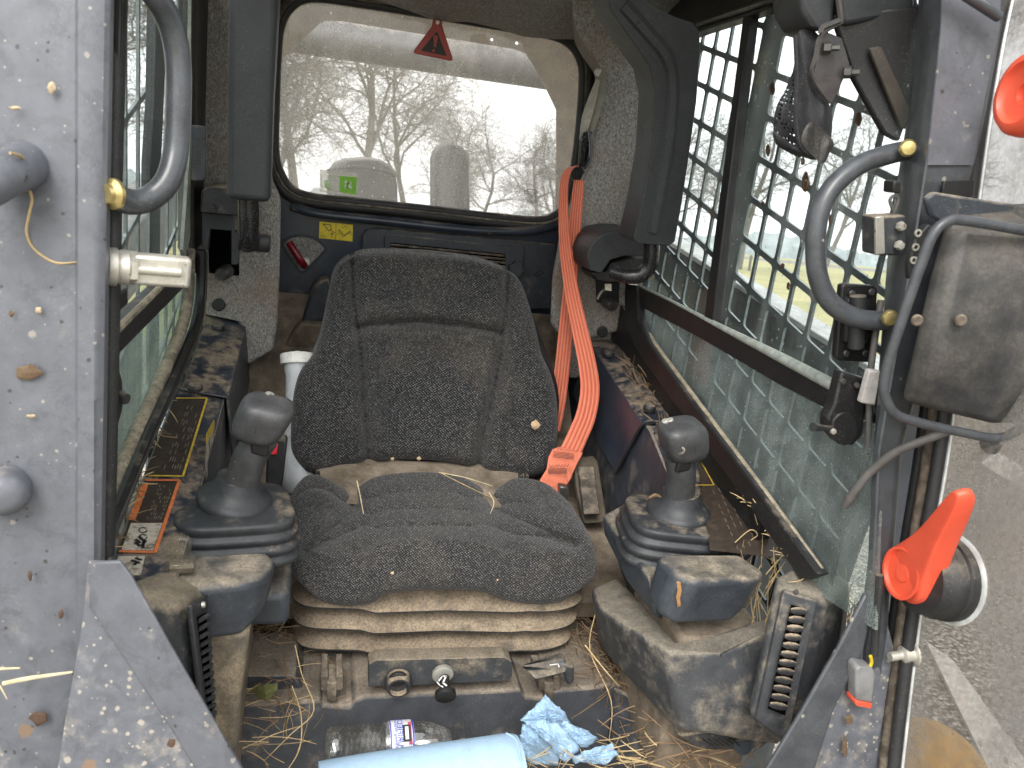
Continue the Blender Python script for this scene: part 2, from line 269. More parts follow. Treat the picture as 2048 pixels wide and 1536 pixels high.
# ------------------------------------------------------------------ mesh helpers
WP = {}                                                   # world position of each origin
def tag(o, label=None, cat=None, group=None, kind=None):
    if label: o['label'] = label
    if cat: o['category'] = cat
    if group: o['group'] = group
    if kind: o['kind'] = kind
    return o
def thing(name, loc, label, cat, group=None):
    o = bpy.data.objects.new(name, None); o.empty_display_size = .02; SC.collection.objects.link(o)
    o.location = Vector(loc); WP[o] = Vector(loc); return tag(o, label, cat, group)
def mesh(name, vs, fs, m, parent=None, bevel=0, sub=0, smooth=True, uv=None, angle=40, seg=2):
    vs = [Vector(v) for v in vs]
    c = Vector((0, 0, 0))
    for v in vs: c += v
    c /= max(1, len(vs)); me = bpy.data.meshes.new(name)
    me.from_pydata([tuple(v - c) for v in vs], [], fs); me.validate()
    bm = bmesh.new(); bm.from_mesh(me)
    if not uv: bmesh.ops.recalc_face_normals(bm, faces=bm.faces)
    bm.to_mesh(me); bm.free()
    if uv:
        ul = me.uv_layers.new(name="UVMap")
        for l in me.loops: ul.data[l.index].uv = uv[l.vertex_index]
    me.materials.append(M[m] if isinstance(m, str) else m)
    o = bpy.data.objects.new(name, me); SC.collection.objects.link(o)
    WP[o] = c; o.location = c
    if parent: o.parent = parent; o.location = c - WP[parent]
    if bevel:
        b = o.modifiers.new('b', 'BEVEL'); b.width = bevel; b.segments = seg; b.limit_method = 'ANGLE'; b.angle_limit = math.radians(35); b.harden_normals = False
    if sub: s = o.modifiers.new('s', 'SUBSURF'); s.levels = sub; s.render_levels = sub
    if smooth:
        for p in me.polygons: p.use_smooth = True
        if bevel or not sub:
            try: me.set_sharp_from_angle(angle=math.radians(angle))
            except Exception: pass
    return o
def join(parts):
    vs, fs = [], []
    for a, b in parts:
        k = len(vs); vs += list(a); fs += [tuple(i + k for i in f) for f in b]
    return vs, fs
def boxg(c, ex, ey, ez):
    c = Vector(c); ex, ey, ez = Vector(ex), Vector(ey), Vector(ez)
    vs = [c + sx * ex + sy * ey + sz * ez for sz in (-1, 1) for sy in (-1, 1) for sx in (-1, 1)]
    return vs, [(0, 2, 3, 1), (4, 5, 7, 6), (0, 1, 5, 4), (2, 6, 7, 3), (0, 4, 6, 2), (1, 3, 7, 5)]
def bx(x0, x1, y0, y1, z0, z1):
    return boxg(((x0 + x1) / 2, (y0 + y1) / 2, (z0 + z1) / 2), ((x1 - x0) / 2, 0, 0), (0, (y1 - y0) / 2, 0), (0, 0, (z1 - z0) / 2))
def box(name, x0, x1, y0, y1, z0, z1, m, parent=None, bevel=.004, **k):
    v, f = bx(x0, x1, y0, y1, z0, z1); return mesh(name, v, f, m, parent, bevel, **k)
def smooth(pts, n=8, closed=False):
    P = [Vector(p) for p in pts]; N = len(P); out = []
    for i in range(N if closed else N - 1):
        g = (lambda j: P[j % N]) if closed else (lambda j: P[max(0, min(N - 1, j))])
        a, b, c, d = g(i - 1), g(i), g(i + 1), g(i + 2)
        for k in range(n):
            t = k / n
            out.append(.5 * ((2 * b) + (c - a) * t + (2 * a - 5 * b + 4 * c - d) * t * t + (3 * b - a - 3 * c + d) * t ** 3))
    if not closed: out.append(P[-1])
    return out
def tubeg(path, r, sides=12, closed=False, flat=1.0, up=None, cap=True):
    P = [Vector(p) for p in path]; n = len(P); vs, fs = [], []
    prev = None
    for i in range(n):
        a = P[(i - 1) % n] if (closed or i > 0) else P[0]; b = P[(i + 1) % n] if (closed or i < n - 1) else P[-1]
        t = (b - a).normalized()
        if prev is None:
            ref = Vector(up) if up else (Vector((0, 0, 1)) if abs(t.z) < .8 else Vector((1, 0, 0)))
            nn = (ref - t * ref.dot(t)).normalized()
        else: nn = (prev - t * prev.dot(t)).normalized()
        prev = nn; bb = t.cross(nn); rr = r[i] if isinstance(r, (list, tuple)) else r
        for k in range(sides):
            an = 2 * math.pi * k / sides; vs.append(P[i] + nn * math.cos(an) * rr + bb * math.sin(an) * rr * flat)
    for i in range(n if closed else n - 1):
        j = (i + 1) % n
        for k in range(sides):
            k2 = (k + 1) % sides; fs.append((i * sides + k, i * sides + k2, j * sides + k2, j * sides + k))
    if cap and not closed: fs += [tuple(range(sides))[::-1], tuple((n - 1) * sides + k for k in range(sides))]
    return vs, fs
def tube(name, path, r, m, parent=None, sides=14, closed=False, n=6, **k):
    pp = smooth(path, n, closed) if n else path
    rr = r
    if isinstance(r, (list, tuple)):
        rr = [r[min(len(r) - 1, int(i / max(1, n)))] for i in range(len(pp))]
        rr = [r[min(i // n, len(r) - 1)] * (1 - (i % n) / n) + r[min(i // n + 1, len(r) - 1)] * ((i % n) / n) for i in range(len(pp))] if n else list(r)
    v, f = tubeg(pp, rr, sides, closed, **k); return mesh(name, v, f, m, parent)
def ribbon(name, path, width_dirs, w, th, m, parent=None, n=8, vlen=1.0):
    """flat webbing: path points with a width direction each"""
    P = smooth(path, n); D = smooth([Vector(d) for d in width_dirs], n); vs, fs, uv = [], [], []; s = 0
    ws = w if isinstance(w, list) else [w] * len(path); W = smooth([Vector((x, 0, 0)) for x in ws], n)
    K = 6
    for i, p in enumerate(P):
        t = (P[min(i + 1, len(P) - 1)] - P[max(i - 1, 0)]).normalized(); d = (D[i] - t * D[i].dot(t)).normalized(); nn = t.cross(d)
        if i: s += (P[i] - P[i - 1]).length
        for side in (1, -1):
            for k in range(K + 1):
                f = k / K; vs.append(p + d * (f - .5) * W[i].x + nn * side * th * (.5 if 0 < k < K else .1)); uv.append((f, s))
    R = 2 * (K + 1)
    for i in range(len(P) - 1):
        for k in range(K):
            a = i * R + k; fs.append((a, a + 1, a + 1 + R, a + R)); c = a + K + 1; fs.append((c, c + R, c + 1 + R, c + 1))
        a = i * R; fs.append((a, a + R, a + K + 1 + R, a + K + 1)); fs.append((a + K, a + 2 * K + 1, a + 2 * K + 1 + R, a + K + R))
    return mesh(name, vs, fs, m, parent, uv=uv)
def platev(front, holes, off):
    off = Vector(off); loops = [[Vector(p) for p in front]] + [[Vector(p) for p in h] for h in holes]
    flat = [p for l in loops for p in l]; n = len(flat); tris = tessellate_polygon(loops)
    vs = flat + [p + off for p in flat]; fs = [tuple(t) for t in tris] + [tuple(i + n for i in t)[::-1] for t in tris]
    k = 0
    for l in loops:
        L = len(l)
        for i in range(L): j = (i + 1) % L; fs.append((k + i, k + j, n + k + j, n + k + i))
        k += L
    return vs, fs
def plate(name, front, off, m, parent=None, holes=(), bevel=0, **k):
    v, f = platev(front, holes, off); return mesh(name, v, f, m, parent, bevel, **k)
def pxp(name, pts, Y, depth, m, parent=None, bevel=.003, **k):
    """solid whose front outline is placed at distance Y (one or one per corner), thickness running back into the cab"""
    fr = [at(p[0], p[1], Y=(p[2] if len(p) > 2 else Y)) for p in pts]; return plate(name, fr, (0, depth, 0), m, parent, bevel=bevel, **k)
def lathe(prof, o, ax, sides=24, sq=None):
    """prof: (radius, height) along axis"""
    ax = Vector(ax).normalized(); r = Vector((0, 0, 1)) if abs(ax.z) < .8 else Vector((1, 0, 0)); e1 = (r - ax * r.dot(ax)).normalized(); e2 = ax.cross(e1)
    o = Vector(o); vs, fs = [], []
    for rad, h in prof:
        for k in range(sides):
            a = 2 * math.pi * k / sides; vs.append(o + ax * h + (e1 * math.cos(a) + e2 * math.sin(a)) * rad)
    for i in range(len(prof) - 1):
        for k in range(sides): k2 = (k + 1) % sides; fs.append((i * sides + k, i * sides + k2, (i + 1) * sides + k2, (i + 1) * sides + k))
    fs += [tuple(range(sides))[::-1], tuple((len(prof) - 1) * sides + k for k in range(sides))]
    return vs, fs
def lat(name, prof, o, ax, m, parent=None, sides=28, **k):
    v, f = lathe(prof, o, ax, sides); return mesh(name, v, f, m, parent, **k)
def rings(name, rs, m, parent=None, **k):
    n = len(rs[0]); vs = [p for r in rs for p in r]; fs = []
    for i in range(len(rs) - 1):
        for j in range(n): j2 = (j + 1) % n; fs.append((i * n + j, i * n + j2, (i + 1) * n + j2, (i + 1) * n + j))
    fs += [tuple(range(n))[::-1], tuple((len(rs) - 1) * n + j for j in range(n))]
    return mesh(name, vs, fs, m, parent, **k)
def sring(c, hx, hy, e=4, n=40, ex=Vector((1, 0, 0)), ey=Vector((0, 1, 0)), wob=None):
    out = []
    for k in range(n):
        a = 2 * math.pi * k / n; ca, sa = math.cos(a), math.sin(a); x = math.copysign(abs(ca) ** (2 / e), ca); y = math.copysign(abs(sa) ** (2 / e), sa)
        p = Vector(c) + ex * x * hx + ey * y * hy
        if wob: p += wob(x, y)
        out.append(p)
    return out
def bolt(name, c, ax, r, m, parent, h=.004, hexa=False):
    return lat(name, [(r, 0), (r, h * .6), (r * .8, h), (r * .3, h * 1.05)], c, ax, m, parent, sides=6 if hexa else 18, angle=30)
def text(name, s, size, loc, right, up, m, parent=None, ext=.0003):
    cu = bpy.data.curves.new(name, 'FONT'); cu.body = s; cu.size = size; cu.extrude = ext; cu.align_x = 'CENTER'; cu.align_y = 'CENTER'; cu.resolution_u = 2
    tmp = bpy.data.objects.new(name, cu); SC.collection.objects.link(tmp)
    dg = bpy.context.evaluated_depsgraph_get(); me = bpy.data.meshes.new_from_object(tmp.evaluated_get(dg)); bpy.data.objects.remove(tmp)
    r = Vector(right).normalized(); u = Vector(up); u = (u - r * u.dot(r)).normalized(); n = r.cross(u)
    vs = [Vector(loc) + r * v.co.x + u * v.co.y + n * v.co.z for v in me.vertices]; fs = [tuple(p.vertices) for p in me.polygons]
    return mesh(name, vs, fs, m, parent, smooth=False)
def coons(T, B, L, R, s, t):
    def ev(c, x):
        n = len(c) - 1; f = x * n; i = min(n - 1, int(f)); f -= i
        return c[i] * (1 - f) + c[i + 1] * f
    top, bot, le, ri = ev(T, s), ev(B, s), ev(L, t), ev(R, t)
    return top * (1 - t) + bot * t + le * (1 - s) + ri * s - (T[0] * (1 - s) * (1 - t) + T[-1] * s * (1 - t) + B[0] * (1 - s) * t + B[-1] * s * t)
def resamp(pts, n=60):
    P = smooth([Vector((p[0], p[1], 0)) for p in pts], 12); d = [0]
    for i in range(1, len(P)): d.append(d[-1] + (P[i] - P[i - 1]).length)
    out = []; j = 0
    for k in range(n + 1):
        x = d[-1] * k / n
        while j < len(P) - 2 and d[j + 1] < x: j += 1
        f = (x - d[j]) / max(1e-9, d[j + 1] - d[j]); out.append(P[j].lerp(P[j + 1], min(1, f)))
    return out
def pad(name, T, B, L, R, Yf, m, parent, depth=.08, ns=90, nt_=90, rnd=.06, rd=.045, back=True):
    """upholstered cushion: four boundary curves, distance function Yf(s,t,u,v), rounded rim, closed back"""
    T, B, L, R = resamp(T), resamp(B), resamp(L), resamp(R); vs, fs, uv = [], [], []
    def rim(x):
        e = min(x, 1 - x) / rnd
        return 0 if e >= 1 else 1 - math.sqrt(max(0, 1 - (1 - e) ** 2))
    for side in (0, 1):
        for j in range(nt_ + 1):
            for i in range(ns + 1):
                s, t = i / ns, j / nt_
                s = .5 - .5 * math.cos(math.pi * s) if True else s; s = .35 * (i / ns) + .65 * s
                q = coons(T, B, L, R, s, t); y = Yf(s, t, q.x, q.y)
                k = max(rim(s), rim(t)); y += rd * k
                p = at(q.x, q.y, Y=y)
                if side: p = p + Vector((0, depth * (1 - .0 * k) - rd * k, 0)) 
                vs.append(p); uv.append((q.x / 1150, q.y / 1150))
    W = ns + 1; O = W * (nt_ + 1)
    for j in range(nt_):
        for i in range(ns):
            a = j * W + i; fs.append((a, a + W, a + W + 1, a + 1)); fs.append((O + a, O + a + 1, O + a + W + 1, O + a + W))
    for j in range(nt_):
        for i in (0, ns): a = j * W + i; fs.append((a, a + W, O + a + W, O + a) if i else (a, O + a, O + a + W, a + W))
    for i in range(ns):
        for j in (0, nt_): a = j * W + i; fs.append((a, a + 1, O + a + 1, O + a) if not j else (a, O + a, O + a + 1, a + 1))
    return mesh(name, vs, fs, m, parent, uv=uv, angle=75)
def segd(u, v, pl):
    best = 1e9
    for i in range(len(pl) - 1):
        ax, ay = pl[i]; bx_, by = pl[i + 1]; dx, dy = bx_ - ax, by - ay; t = max(0, min(1, ((u - ax) * dx + (v - ay) * dy) / (dx * dx + dy * dy)))
        best = min(best, math.hypot(u - ax - t * dx, v - ay - t * dy))
    return best

# ================================================================== OUTDOORS
G0 = GN * -1.62                                            # ground point under the camera
e_x = (Vector((1, 0, 0)) - GN * GN.x).normalized(); e_y = GN.cross(e_x)
def gp(x, y, h=0.0): return G0 + e_x * x + e_y * y + GN * h
def gat(u, v):                                             # ground point seen at a pixel
    p = onp(u, v, G0, GN) - G0; return p.dot(e_x), p.dot(e_y)
S = 900
g = mesh('ground', [gp(-S, -S), gp(S, -S), gp(S, S), gp(-S, S)], [(0, 1, 2, 3)], 'field', smooth=False); tag(g, kind='structure')
gv = mesh('gravel_yard', [gp(-7, -7, .004), gp(11, -7, .004), gp(11, 10, .004), gp(-7, 10, .004)], [(0, 1, 2, 3)], 'gravel', smooth=False); tag(gv, kind='structure')
rd_ = mesh('road', [gp(-S, 150, .01), gp(S, 190, .01), gp(S, 300, .01), gp(-S, 260, .01)], [(0, 1, 2, 3)], 'road', smooth=False); tag(rd_, kind='structure')
# far woods that close the horizon
vs, fs = [], []; rr = random.Random(3); N = 500
for i in range(N + 1):
    a = math.radians(-75 + 150 * i / N); x, y = 560 * math.sin(a), 560 * math.cos(a); h = 11 + 4 * math.sin(i * .13) + rr.uniform(-1.6, 1.6)
    vs += [gp(x, y, 0), gp(x, y, h), gp(x * 1.04, y * 1.04, h * .9), gp(x * 1.04, y * 1.04, 0)]
for i in range(N):
    for k in range(3): fs.append((i * 4 + k, i * 4 + k + 1, i * 4 + k + 5, i * 4 + k + 4))
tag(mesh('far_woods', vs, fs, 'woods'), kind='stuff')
def make_tree(seed, H, r0, lean=0.0):
    """bare oak: returns (trunk geometry, crown geometry) about its foot, true up = +Z local"""
    rg = random.Random(seed); T, Cn = ([], []), ([], [])
    def seg(store, a, b, ra, rb, k):
        d = (b - a).normalized(); r = Vector((0, 0, 1)) if abs(d.z) < .9 else Vector((1, 0, 0)); e1 = d.cross(r).normalized(); e2 = d.cross(e1); n = len(store[0])
        for p, q in ((a, ra), (b, rb)):
            for i in range(k): an = 2 * math.pi * i / k; store[0].append(p + e1 * math.cos(an) * q + e2 * math.sin(an) * q)
        for i in range(k): j = (i + 1) % k; store[1].append((n + i, n + j, n + k + j, n + k + i))
    def grow(p, d, L, r, lv):
        ns = 4 if lv < 3 else 3; store = T if lv == 0 else Cn; sides = (9, 6, 4, 3, 3, 3)[lv]
        for i in range(ns):
            w = .12 if lv == 0 else .26 + .05 * lv
            d = (d + Vector((rg.gauss(0, w), rg.gauss(0, w), rg.gauss(0, w) * .6 + (.04 if lv < 4 else -.02)))).normalized()
            q = p + d * (L / ns); r2 = r * (1 - (.42 if lv else .34) * (1 / ns) * (1 + i * .25))
            seg(store, p, q, r, max(r2, .011), sides); p, r = q, max(r2, .011)
            if lv < 4:
                nb = {0: (0 if i == 0 else 2), 1: 1, 2: 2, 3: 1}[lv] + (1 if rg.random() < .35 else 0)
                for _ in range(nb):
                    ax = Vector((rg.gauss(0, 1), rg.gauss(0, 1), rg.gauss(0, .35 if lv < 2 else .7))).normalized()
                    nd = (d * rg.uniform(.35, .75) + ax * rg.uniform(.6, 1.0)).normalized()
                    if lv == 0: nd.z = abs(nd.z) * .7 + .3
                    grow(p, nd.normalized(), L * rg.uniform(.5, .72) * (1.0 if lv else .85), r * rg.uniform(.42, .62), lv + 1)
        if lv < 4: grow(p, d, L * .55, r * .8, lv + 1)
    grow(Vector((0, 0, 0)), Vector((lean, 0, 1)).normalized(), H * .5, r0, 0)
    return T, Cn
basis = Matrix((e_x, e_y, GN)).transposed().to_4x4()
tree_me = []
for sd_, H, r0, ln in ((11, 16, .27, .03), (23, 19, .25, -.04), (37, 15, .21, .05)):
    pr = []
    for nm, (v, f) in zip(('trunk', 'crown'), make_tree(sd_, H, r0, ln)):
        me = bpy.data.meshes.new(nm); me.from_pydata([tuple(x) for x in v], [], f); me.materials.append(M['bark']); pr.append(me)
    tree_me.append(pr)
tree_spots = [  # distance to the side and back, variant, turn, scale, label
    (-1.2, 46, 0, .3, 1.0, 'bare oak seen through the rear window, leftmost thick trunk'),
    (2.0, 50, 1, 2.0, 1.05, 'tall bare oak behind the hanging warning triangle'),
    (-6.6, 40, 2, 4.0, 1.0, 'bare oak at the far left edge of the rear window'),
    (11.5, 62, 2, 1.2, .75, 'smaller bare oak above the rounded exhaust stack'),
    (15.0, 58, 0, 5.0, .65, 'bare oak beside the etched glass mark of the rear window'),
    (19.0, 66, 1, 3.1, .62, 'slender bare oak at the right end of the rear window'),
    (6.4, 64, 1, 4.4, .95, 'slim bare oak in the middle of the rear window, left of the exhaust stack'),
    (9.0, 56, 0, .8, .7, 'low spreading bare oak just right of the exhaust stack'),
    (-3.9, 58, 1, 1.1, 1.0, 'thin bare oak close to the leftmost trunk in the rear window'),
    (37.5, 70, 0, 1.7, 1.15, 'broad bare oak standing behind the fence, seen past the mesh bag'),
    (47.5, 72, 1, .6, 1.0, 'bare oak seen inside the loop of the grab handle'),
    (58.0, 74, 2, 2.6, 1.1, 'bare oak beside the folded work light'),
    (27.0, 64, 2, 3.4, 1.05, 'bare oak behind the black window divider'),
    (-15.5, 34, 0, 2.2, 1.0, 'bare oak seen through the side window behind the long grab bar'),
    (-19.0, 40, 1, .2, 1.0, 'bare oak standing farther back beside the long grab bar'),
    (-11.0, 42, 1, 5.2, .95, 'bare oak half hidden by the dark foam pad'),
]
for x, y, k, rot, s, lb in tree_spots:
    t = thing('oak_tree', gp(x, y), lb, 'tree', 'bare oaks around the field'); mw = Matrix.Translation(gp(x, y)) @ basis @ Matrix.Rotation(rot, 4, 'Z') @ Matrix.Scale(s, 4); t.matrix_world = mw
    for me in tree_me[k]:
        o = bpy.data.objects.new(me.name, me); SC.collection.objects.link(o); o.parent = t
for x, y, lb in ((30.5, 66, 'weathered fence post left of the broad oak, right of the black divider'), (37.2, 67.5, 'weathered fence post in front of the broad oak trunk'), (43.0, 69, 'weathered fence post in the field seen beside the grab handle'), (24, 64.5, 'weathered fence post in the field behind the black window divider')):
    p = gp(x, y); v, f = boxg(p + GN * .65, e_x * .1, e_y * .1, GN * .75)
    tag(mesh('fence_post', v, f, 'bark', bevel=.03), lb, 'fence post', 'fence posts along the field')

# machine parts outside the glass
def P(u, v, **k): return at(u, v, **k)
arm = thing('lift_boom', (1.0, 1.4, -.4), 'dark loader arm with pale dusty top, outside the right side window', 'lift boom')
a0, a1 = at(1330, 478, X=.93), at(2010, 905, X=.93); dirn = (a1 - a0).normalized(); a0 -= dirn * .9; a1 = a0 + dirn * ((1.14 - a0.y) / dirn.y); upv = (Vector((0, 0, 1)) - dirn * dirn.z).normalized()
v, f = boxg((a0 + a1) / 2 - upv * .21 + Vector((.03, 0, 0)), dirn * ((a1 - a0).length / 2), Vector((.028, 0, 0)), upv * .2); mesh('arm_beam', v, f, 'boomdark', arm, .01)
v, f = boxg((a0 + a1) / 2 - upv * .003 + Vector((.03, 0, 0)), dirn * ((a1 - a0).length / 2), Vector((.032, 0, 0)), upv * .006); mesh('arm_top_plate', v, f, 'boomtop', arm, .002)
tk = thing('track_unit', (1.05, 1.3, -1.3), 'dark rubber track and side frame below the right side window', 'track')
box('track_frame', .88, 1.1, 1.4, 2.8, -1.35, -.62, 'boomdark', tk, .03)
box('track_fender', .84, 1.12, 1.35, 2.8, -.62, -.6, 'boomdark', tk, .006)
tk2 = thing('track_unit', (-.6, 1.3, -1.3), 'dark rubber track and side frame below the left side window', 'track')
box('track_frame', -.85, -.5, .7, 2.6, -1.35, -.62, 'boomdark', tk2, .03)
arm2 = thing('lift_boom', (-.55, 1.8, -.4), 'dark loader arm outside the left side window', 'lift boom')
b0, b1 = at(240, 470, X=-.5), at(400, 330, X=-.5); dl = (b1 - b0).normalized(); b0 -= dl * .6; b1 += dl * 1.2
v, f = boxg((b0 + b1) / 2 - Vector((.09, 0, .12)), dl * ((b1 - b0).length / 2), Vector((.08, 0, 0)), Vector((0, 0, .1))); mesh('arm_beam', v, f, 'boom', arm2, .01)
ct = tag(tube('cross_tube', [at(380, 36, Y=2.75), at(647, 76, Y=2.75), at(1013, 131, Y=2.75), at(1350, 182, Y=2.75)], .055, 'boom', sides=28, n=1), 'thick grey steel cross tube behind the rear window', 'cross tube')
ex = thing('exhaust_stack', at(905, 420, Y=2.45), 'rounded grey exhaust stack behind the rear window', 'exhaust')
T_ = [at(x, y, Y=2.45) for x, y in [(869, 470), (869, 320), (873, 305), (884, 293), (904, 287), (924, 293), (935, 306), (939, 322), (941, 470)]]
plate('stack_cover', T_, (0, .12, 0), 'boomdark', ex, bevel=.012)
cp_ = thing('air_cleaner', at(735, 420, Y=2.5), 'low domed grey air cleaner beside the green exit sticker', 'air cleaner')
T_ = [at(x, y, Y=2.5) for x, y in [(650, 460), (657, 345), (668, 330), (690, 321), (730, 318), (765, 322), (782, 332), (790, 346), (795, 372), (797, 460)]]
plate('cleaner_body', T_, (0, .2, 0), 'boom', cp_, bevel=.015)
tube('cleaner_band', [at(654, 342, Y=2.49), at(700, 334, Y=2.49), at(760, 340, Y=2.49), at(791, 352, Y=2.49)], .005, 'boomdark', cp_, sides=8, n=4)

# ================================================================== THE CAB SHELL
YR = 2.05; XL = -.25; XR = .70
cab = thing('loader_cab', (.23, 1.5, -1.0), 'dusty dark blue loader cab with felt lined pillars and caged side windows', 'loader cab')
WIN = [(556, 300), (557, 200), (560, 120), (566, 60), (585, 22), (625, 2), (720, 12), (860, 34), (1000, 57), (1095, 74), (1135, 93), (1155, 125), (1159, 165), (1152, 260), (1141, 340), (1126, 400), (1106, 424), (1072, 434), (990, 428), (830, 410), (700, 397), (635, 390), (592, 376), (568, 345)]
cwin = (855, 215)
def scw(k, Y, kx=None): return [at(cwin[0] + (x - cwin[0]) * (kx or k), cwin[1] + (y - cwin[1]) * k, Y=Y) for x, y in WIN]
hole = smooth(scw(1.07, YR, 1.05), 5, True)
Zt, Zb = .46, -1.05
plate('rear_wall', [(XL - .02, YR, Zb), (XR + .03, YR, Zb), (XR + .03, YR, Zt), (XL - .02, YR, Zt)], (0, .012, 0), 'bluesteel', cab, holes=[hole])
wnd = thing('rear_window', at(855, 430, Y=YR), None, None); wnd.parent = cab; wnd.location = WP[wnd] - WP[cab]
# gasket: stacked rubber beads
for k, kx, Y, r, mm, nm in ((1.085, 1.058, YR - .006, .013, 'rubber', 'gasket'), (1.03, 1.02, YR - .012, .0105, 'rubber', 'gasket'), (1.055, 1.038, YR - .018, .004, 'sealtan', 'gasket_filler')):
    pth = smooth(scw(k, Y, kx), 6, True); v, f = tubeg(pth, r, 10, True); mesh(nm, v, f, mm, wnd)
plate('glass_pane', smooth(scw(1.04, YR, 1.03), 4, True), (0, .005, 0), 'glassrear', wnd)
# drip ledge under the window and yellow exit stickers
tube('rear_ledge', [at(583, 412, Y=YR - .01), at(640, 428, Y=YR - .02), at(760, 441, Y=YR - .022), at(940, 460, Y=YR - .022), at(1050, 462, Y=YR - .02), at(1112, 450, Y=YR - .01)], .011, 'bluesteel', cab, sides=12)
# outer guard sheet with chamfered opening
gd = [at(x, y, Y=2.2) for x, y in [(430, -90), (1330, -60), (1330, 560), (430, 560)]]
gh = [at(x, y, Y=2.2) for x, y in [(530, 152), (562, 122), (640, 46), (650, 41), (685, 42), (1030, 98), (1052, 107), (1067, 130), (1093, 178), (1113, 219), (1113, 292), (1110, 470), (530, 430)]]
hs_ = []
for x, y in ((662, 25), (984, 79), (1034, 86)): hs_.append([at(x + 3.6 * math.cos(a * .7854), y + 3.6 * math.sin(a * .7854), Y=2.2) for a in range(8)])
tag(plate('rear_guard', gd, (0, .006, 0), 'tan', None, holes=[gh] + hs_), 'tan dusty guard sheet with chamfered opening and bolt holes behind the rear glass', 'guard sheet')
# felt pillars
lp = [(385, -60), (552, -60), (556, 0), (549, 60), (545, 200), (541, 330), (548, 372), (562, 400), (561, 460), (559, 560), (556, 640), (548, 700), (500, 729), (487, 728), (482, 690), (485, 660), (476, 643), (405, 628), (398, 560), (392, 400), (388, 200)]
plate('felt_pillar', [at(x, y, Y=1.8) for x, y in lp], (-.02, .245, 0), 'felt', cab, bevel=.02, seg=3)
rp = [(1140, -60), (1146, 40), (1160, 74), (1197, 128), (1194, 230), (1177, 335), (1141, 417), (1117, 490), (1104, 560), (1100, 645), (1112, 665), (1128, 672), (1126, 745), (1135, 756), (1158, 757), (1164, 745), (1160, 700), (1186, 676), (1246, 662), (1262, 640), (1275, 560), (1290, 400), (1300, 100), (1300, -60)]
plate('felt_pillar', [at(x, y, Y=1.8) for x, y in rp], (.07, .245, 0), 'felt', cab, bevel=.02, seg=3)
# felt headliner: sags over the window then rises to the roof
rs = []
for (ya, za) in ((2.045, .262), (1.99, .258), (1.93, .27), (1.86, .30), (1.7, .335), (1.3, .37), (.98, .385)):
    row = []
    for i in range(15):
        x = -.25 + .96 * i / 14; sag = .006 * math.sin(i * 1.7) + .035 * max(0, abs(i - 7) / 7 - .55) ** 1.5
        row.append(Vector((x, ya, za + sag + (.012 if i < 7 else 0))))
    rs.append(row)
vs = [p for r in rs for p in r] + [p + Vector((0, 0, .03)) for r in rs for p in r]; n1 = 15 * len(rs); fs = []
for j in range(len(rs) - 1):
    for i in range(14): a = j * 15 + i; fs += [(a, a + 1, a + 16, a + 15), (n1 + a, n1 + a + 15, n1 + a + 16, n1 + a + 1)]
for i in range(14): fs.append((i, n1 + i, n1 + i + 1, i + 1))
mesh('felt_headliner', vs, fs, 'felt', cab)
box('roof_panel', -.33, .80, .93, 2.1, .43, .46, 'bluesteel', cab)
# holes and plugs in the felt
for (u, v) in ((438, 609), (1204, 663)):
    bolt('felt_plug', at(u, v, Y=1.797), (0, -1, 0), .0135, 'rubber', cab, .006)
# black plates standing in for the shaded recesses behind pivots
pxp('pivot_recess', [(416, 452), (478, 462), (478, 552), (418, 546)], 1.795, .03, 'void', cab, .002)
pxp('pivot_recess', [(1192, 560), (1240, 566), (1238, 612), (1194, 605)], 1.795, .03, 'ink', cab, .002)
for (u, v) in ((455, 541), (1213, 603)):
    p = at(u, v, Y=1.79); lat('pivot_pin', [(.014, 0), (.014, .03), (.011, .034)], p, (-.25 if u < 800 else .2, -1, -.1), 'steel', cab)

# ---------------- side windows
def side(px, X): return [at(u, v, X=X) for u, v in px]
def sidebar(name, px, X, th, m, parent, bevel=.003): return plate(name, side(px, X), (th, 0, 0), m, parent, bevel=bevel)
rw = thing('side_window', (XR, 1.3, -.3), None, None); rw.parent = cab; rw.location = WP[rw] - WP[cab]; rw['label'] = 'right side window with black rails'
lw = thing('side_window', (XL, 1.3, -.3), None, None); lw.parent = cab; lw.location = WP[lw] - WP[cab]; lw['label'] = 'left side window with dirty glass'
sidebar('window_rail', [(1250, 560), (1410, 640), (1560, 718), (1715, 800), (1700, 842), (1560, 770), (1400, 676), (1256, 600)], .684, .018, 'railblack', rw)
tube('rail_seal', side([(1262, 563), (1345, 603), (1425, 645), (1560, 714), (1690, 783)], .688), [.003, .003, .005, .008, .009], 'sealgreen', rw, sides=10)
sidebar('window_divider', [(1487, 18), (1500, 16), (1424, 644), (1407, 636)], .686, .02, 'railblack', rw)
sidebar('top_rail', [(1340, 84), (1400, 62), (1500, 29), (1640, -18), (1640, -80), (1380, -20), (1330, 30)], .68, .03, 'railblack', rw)
tube('top_channel', side([(1395, 48), (1500, 14), (1640, -32)], .675), .005, 'steel', rw, sides=8, n=2)
sidebar('rear_stile', [(1283, 100), (1306, 90), (1290, 300), (1272, 560), (1262, 600), (1248, 596), (1262, 400)], .686, .03, 'railblack', rw)
chan = [(1256, 572), (1258, 640), (1280, 690), (1335, 768), (1410, 872), (1487, 978), (1545, 1060), (1608, 1150)]
sidebar('sill_channel', [(u - 8, v + 10) for u, v in chan] + [(u + 16 + (v - 570) * .02, v - 2) for u, v in chan][::-1], .676, .02, 'railblack', rw, .003)
tube('sill_seal', side([(u + 24 + (v - 570) * .02, v - 8) for u, v in chan], .69), .005, 'sealtan', rw, sides=10)
gl = thing('upper_pane', (XR, 1.3, -.1), None, None); bpy.data.objects.remove(gl)
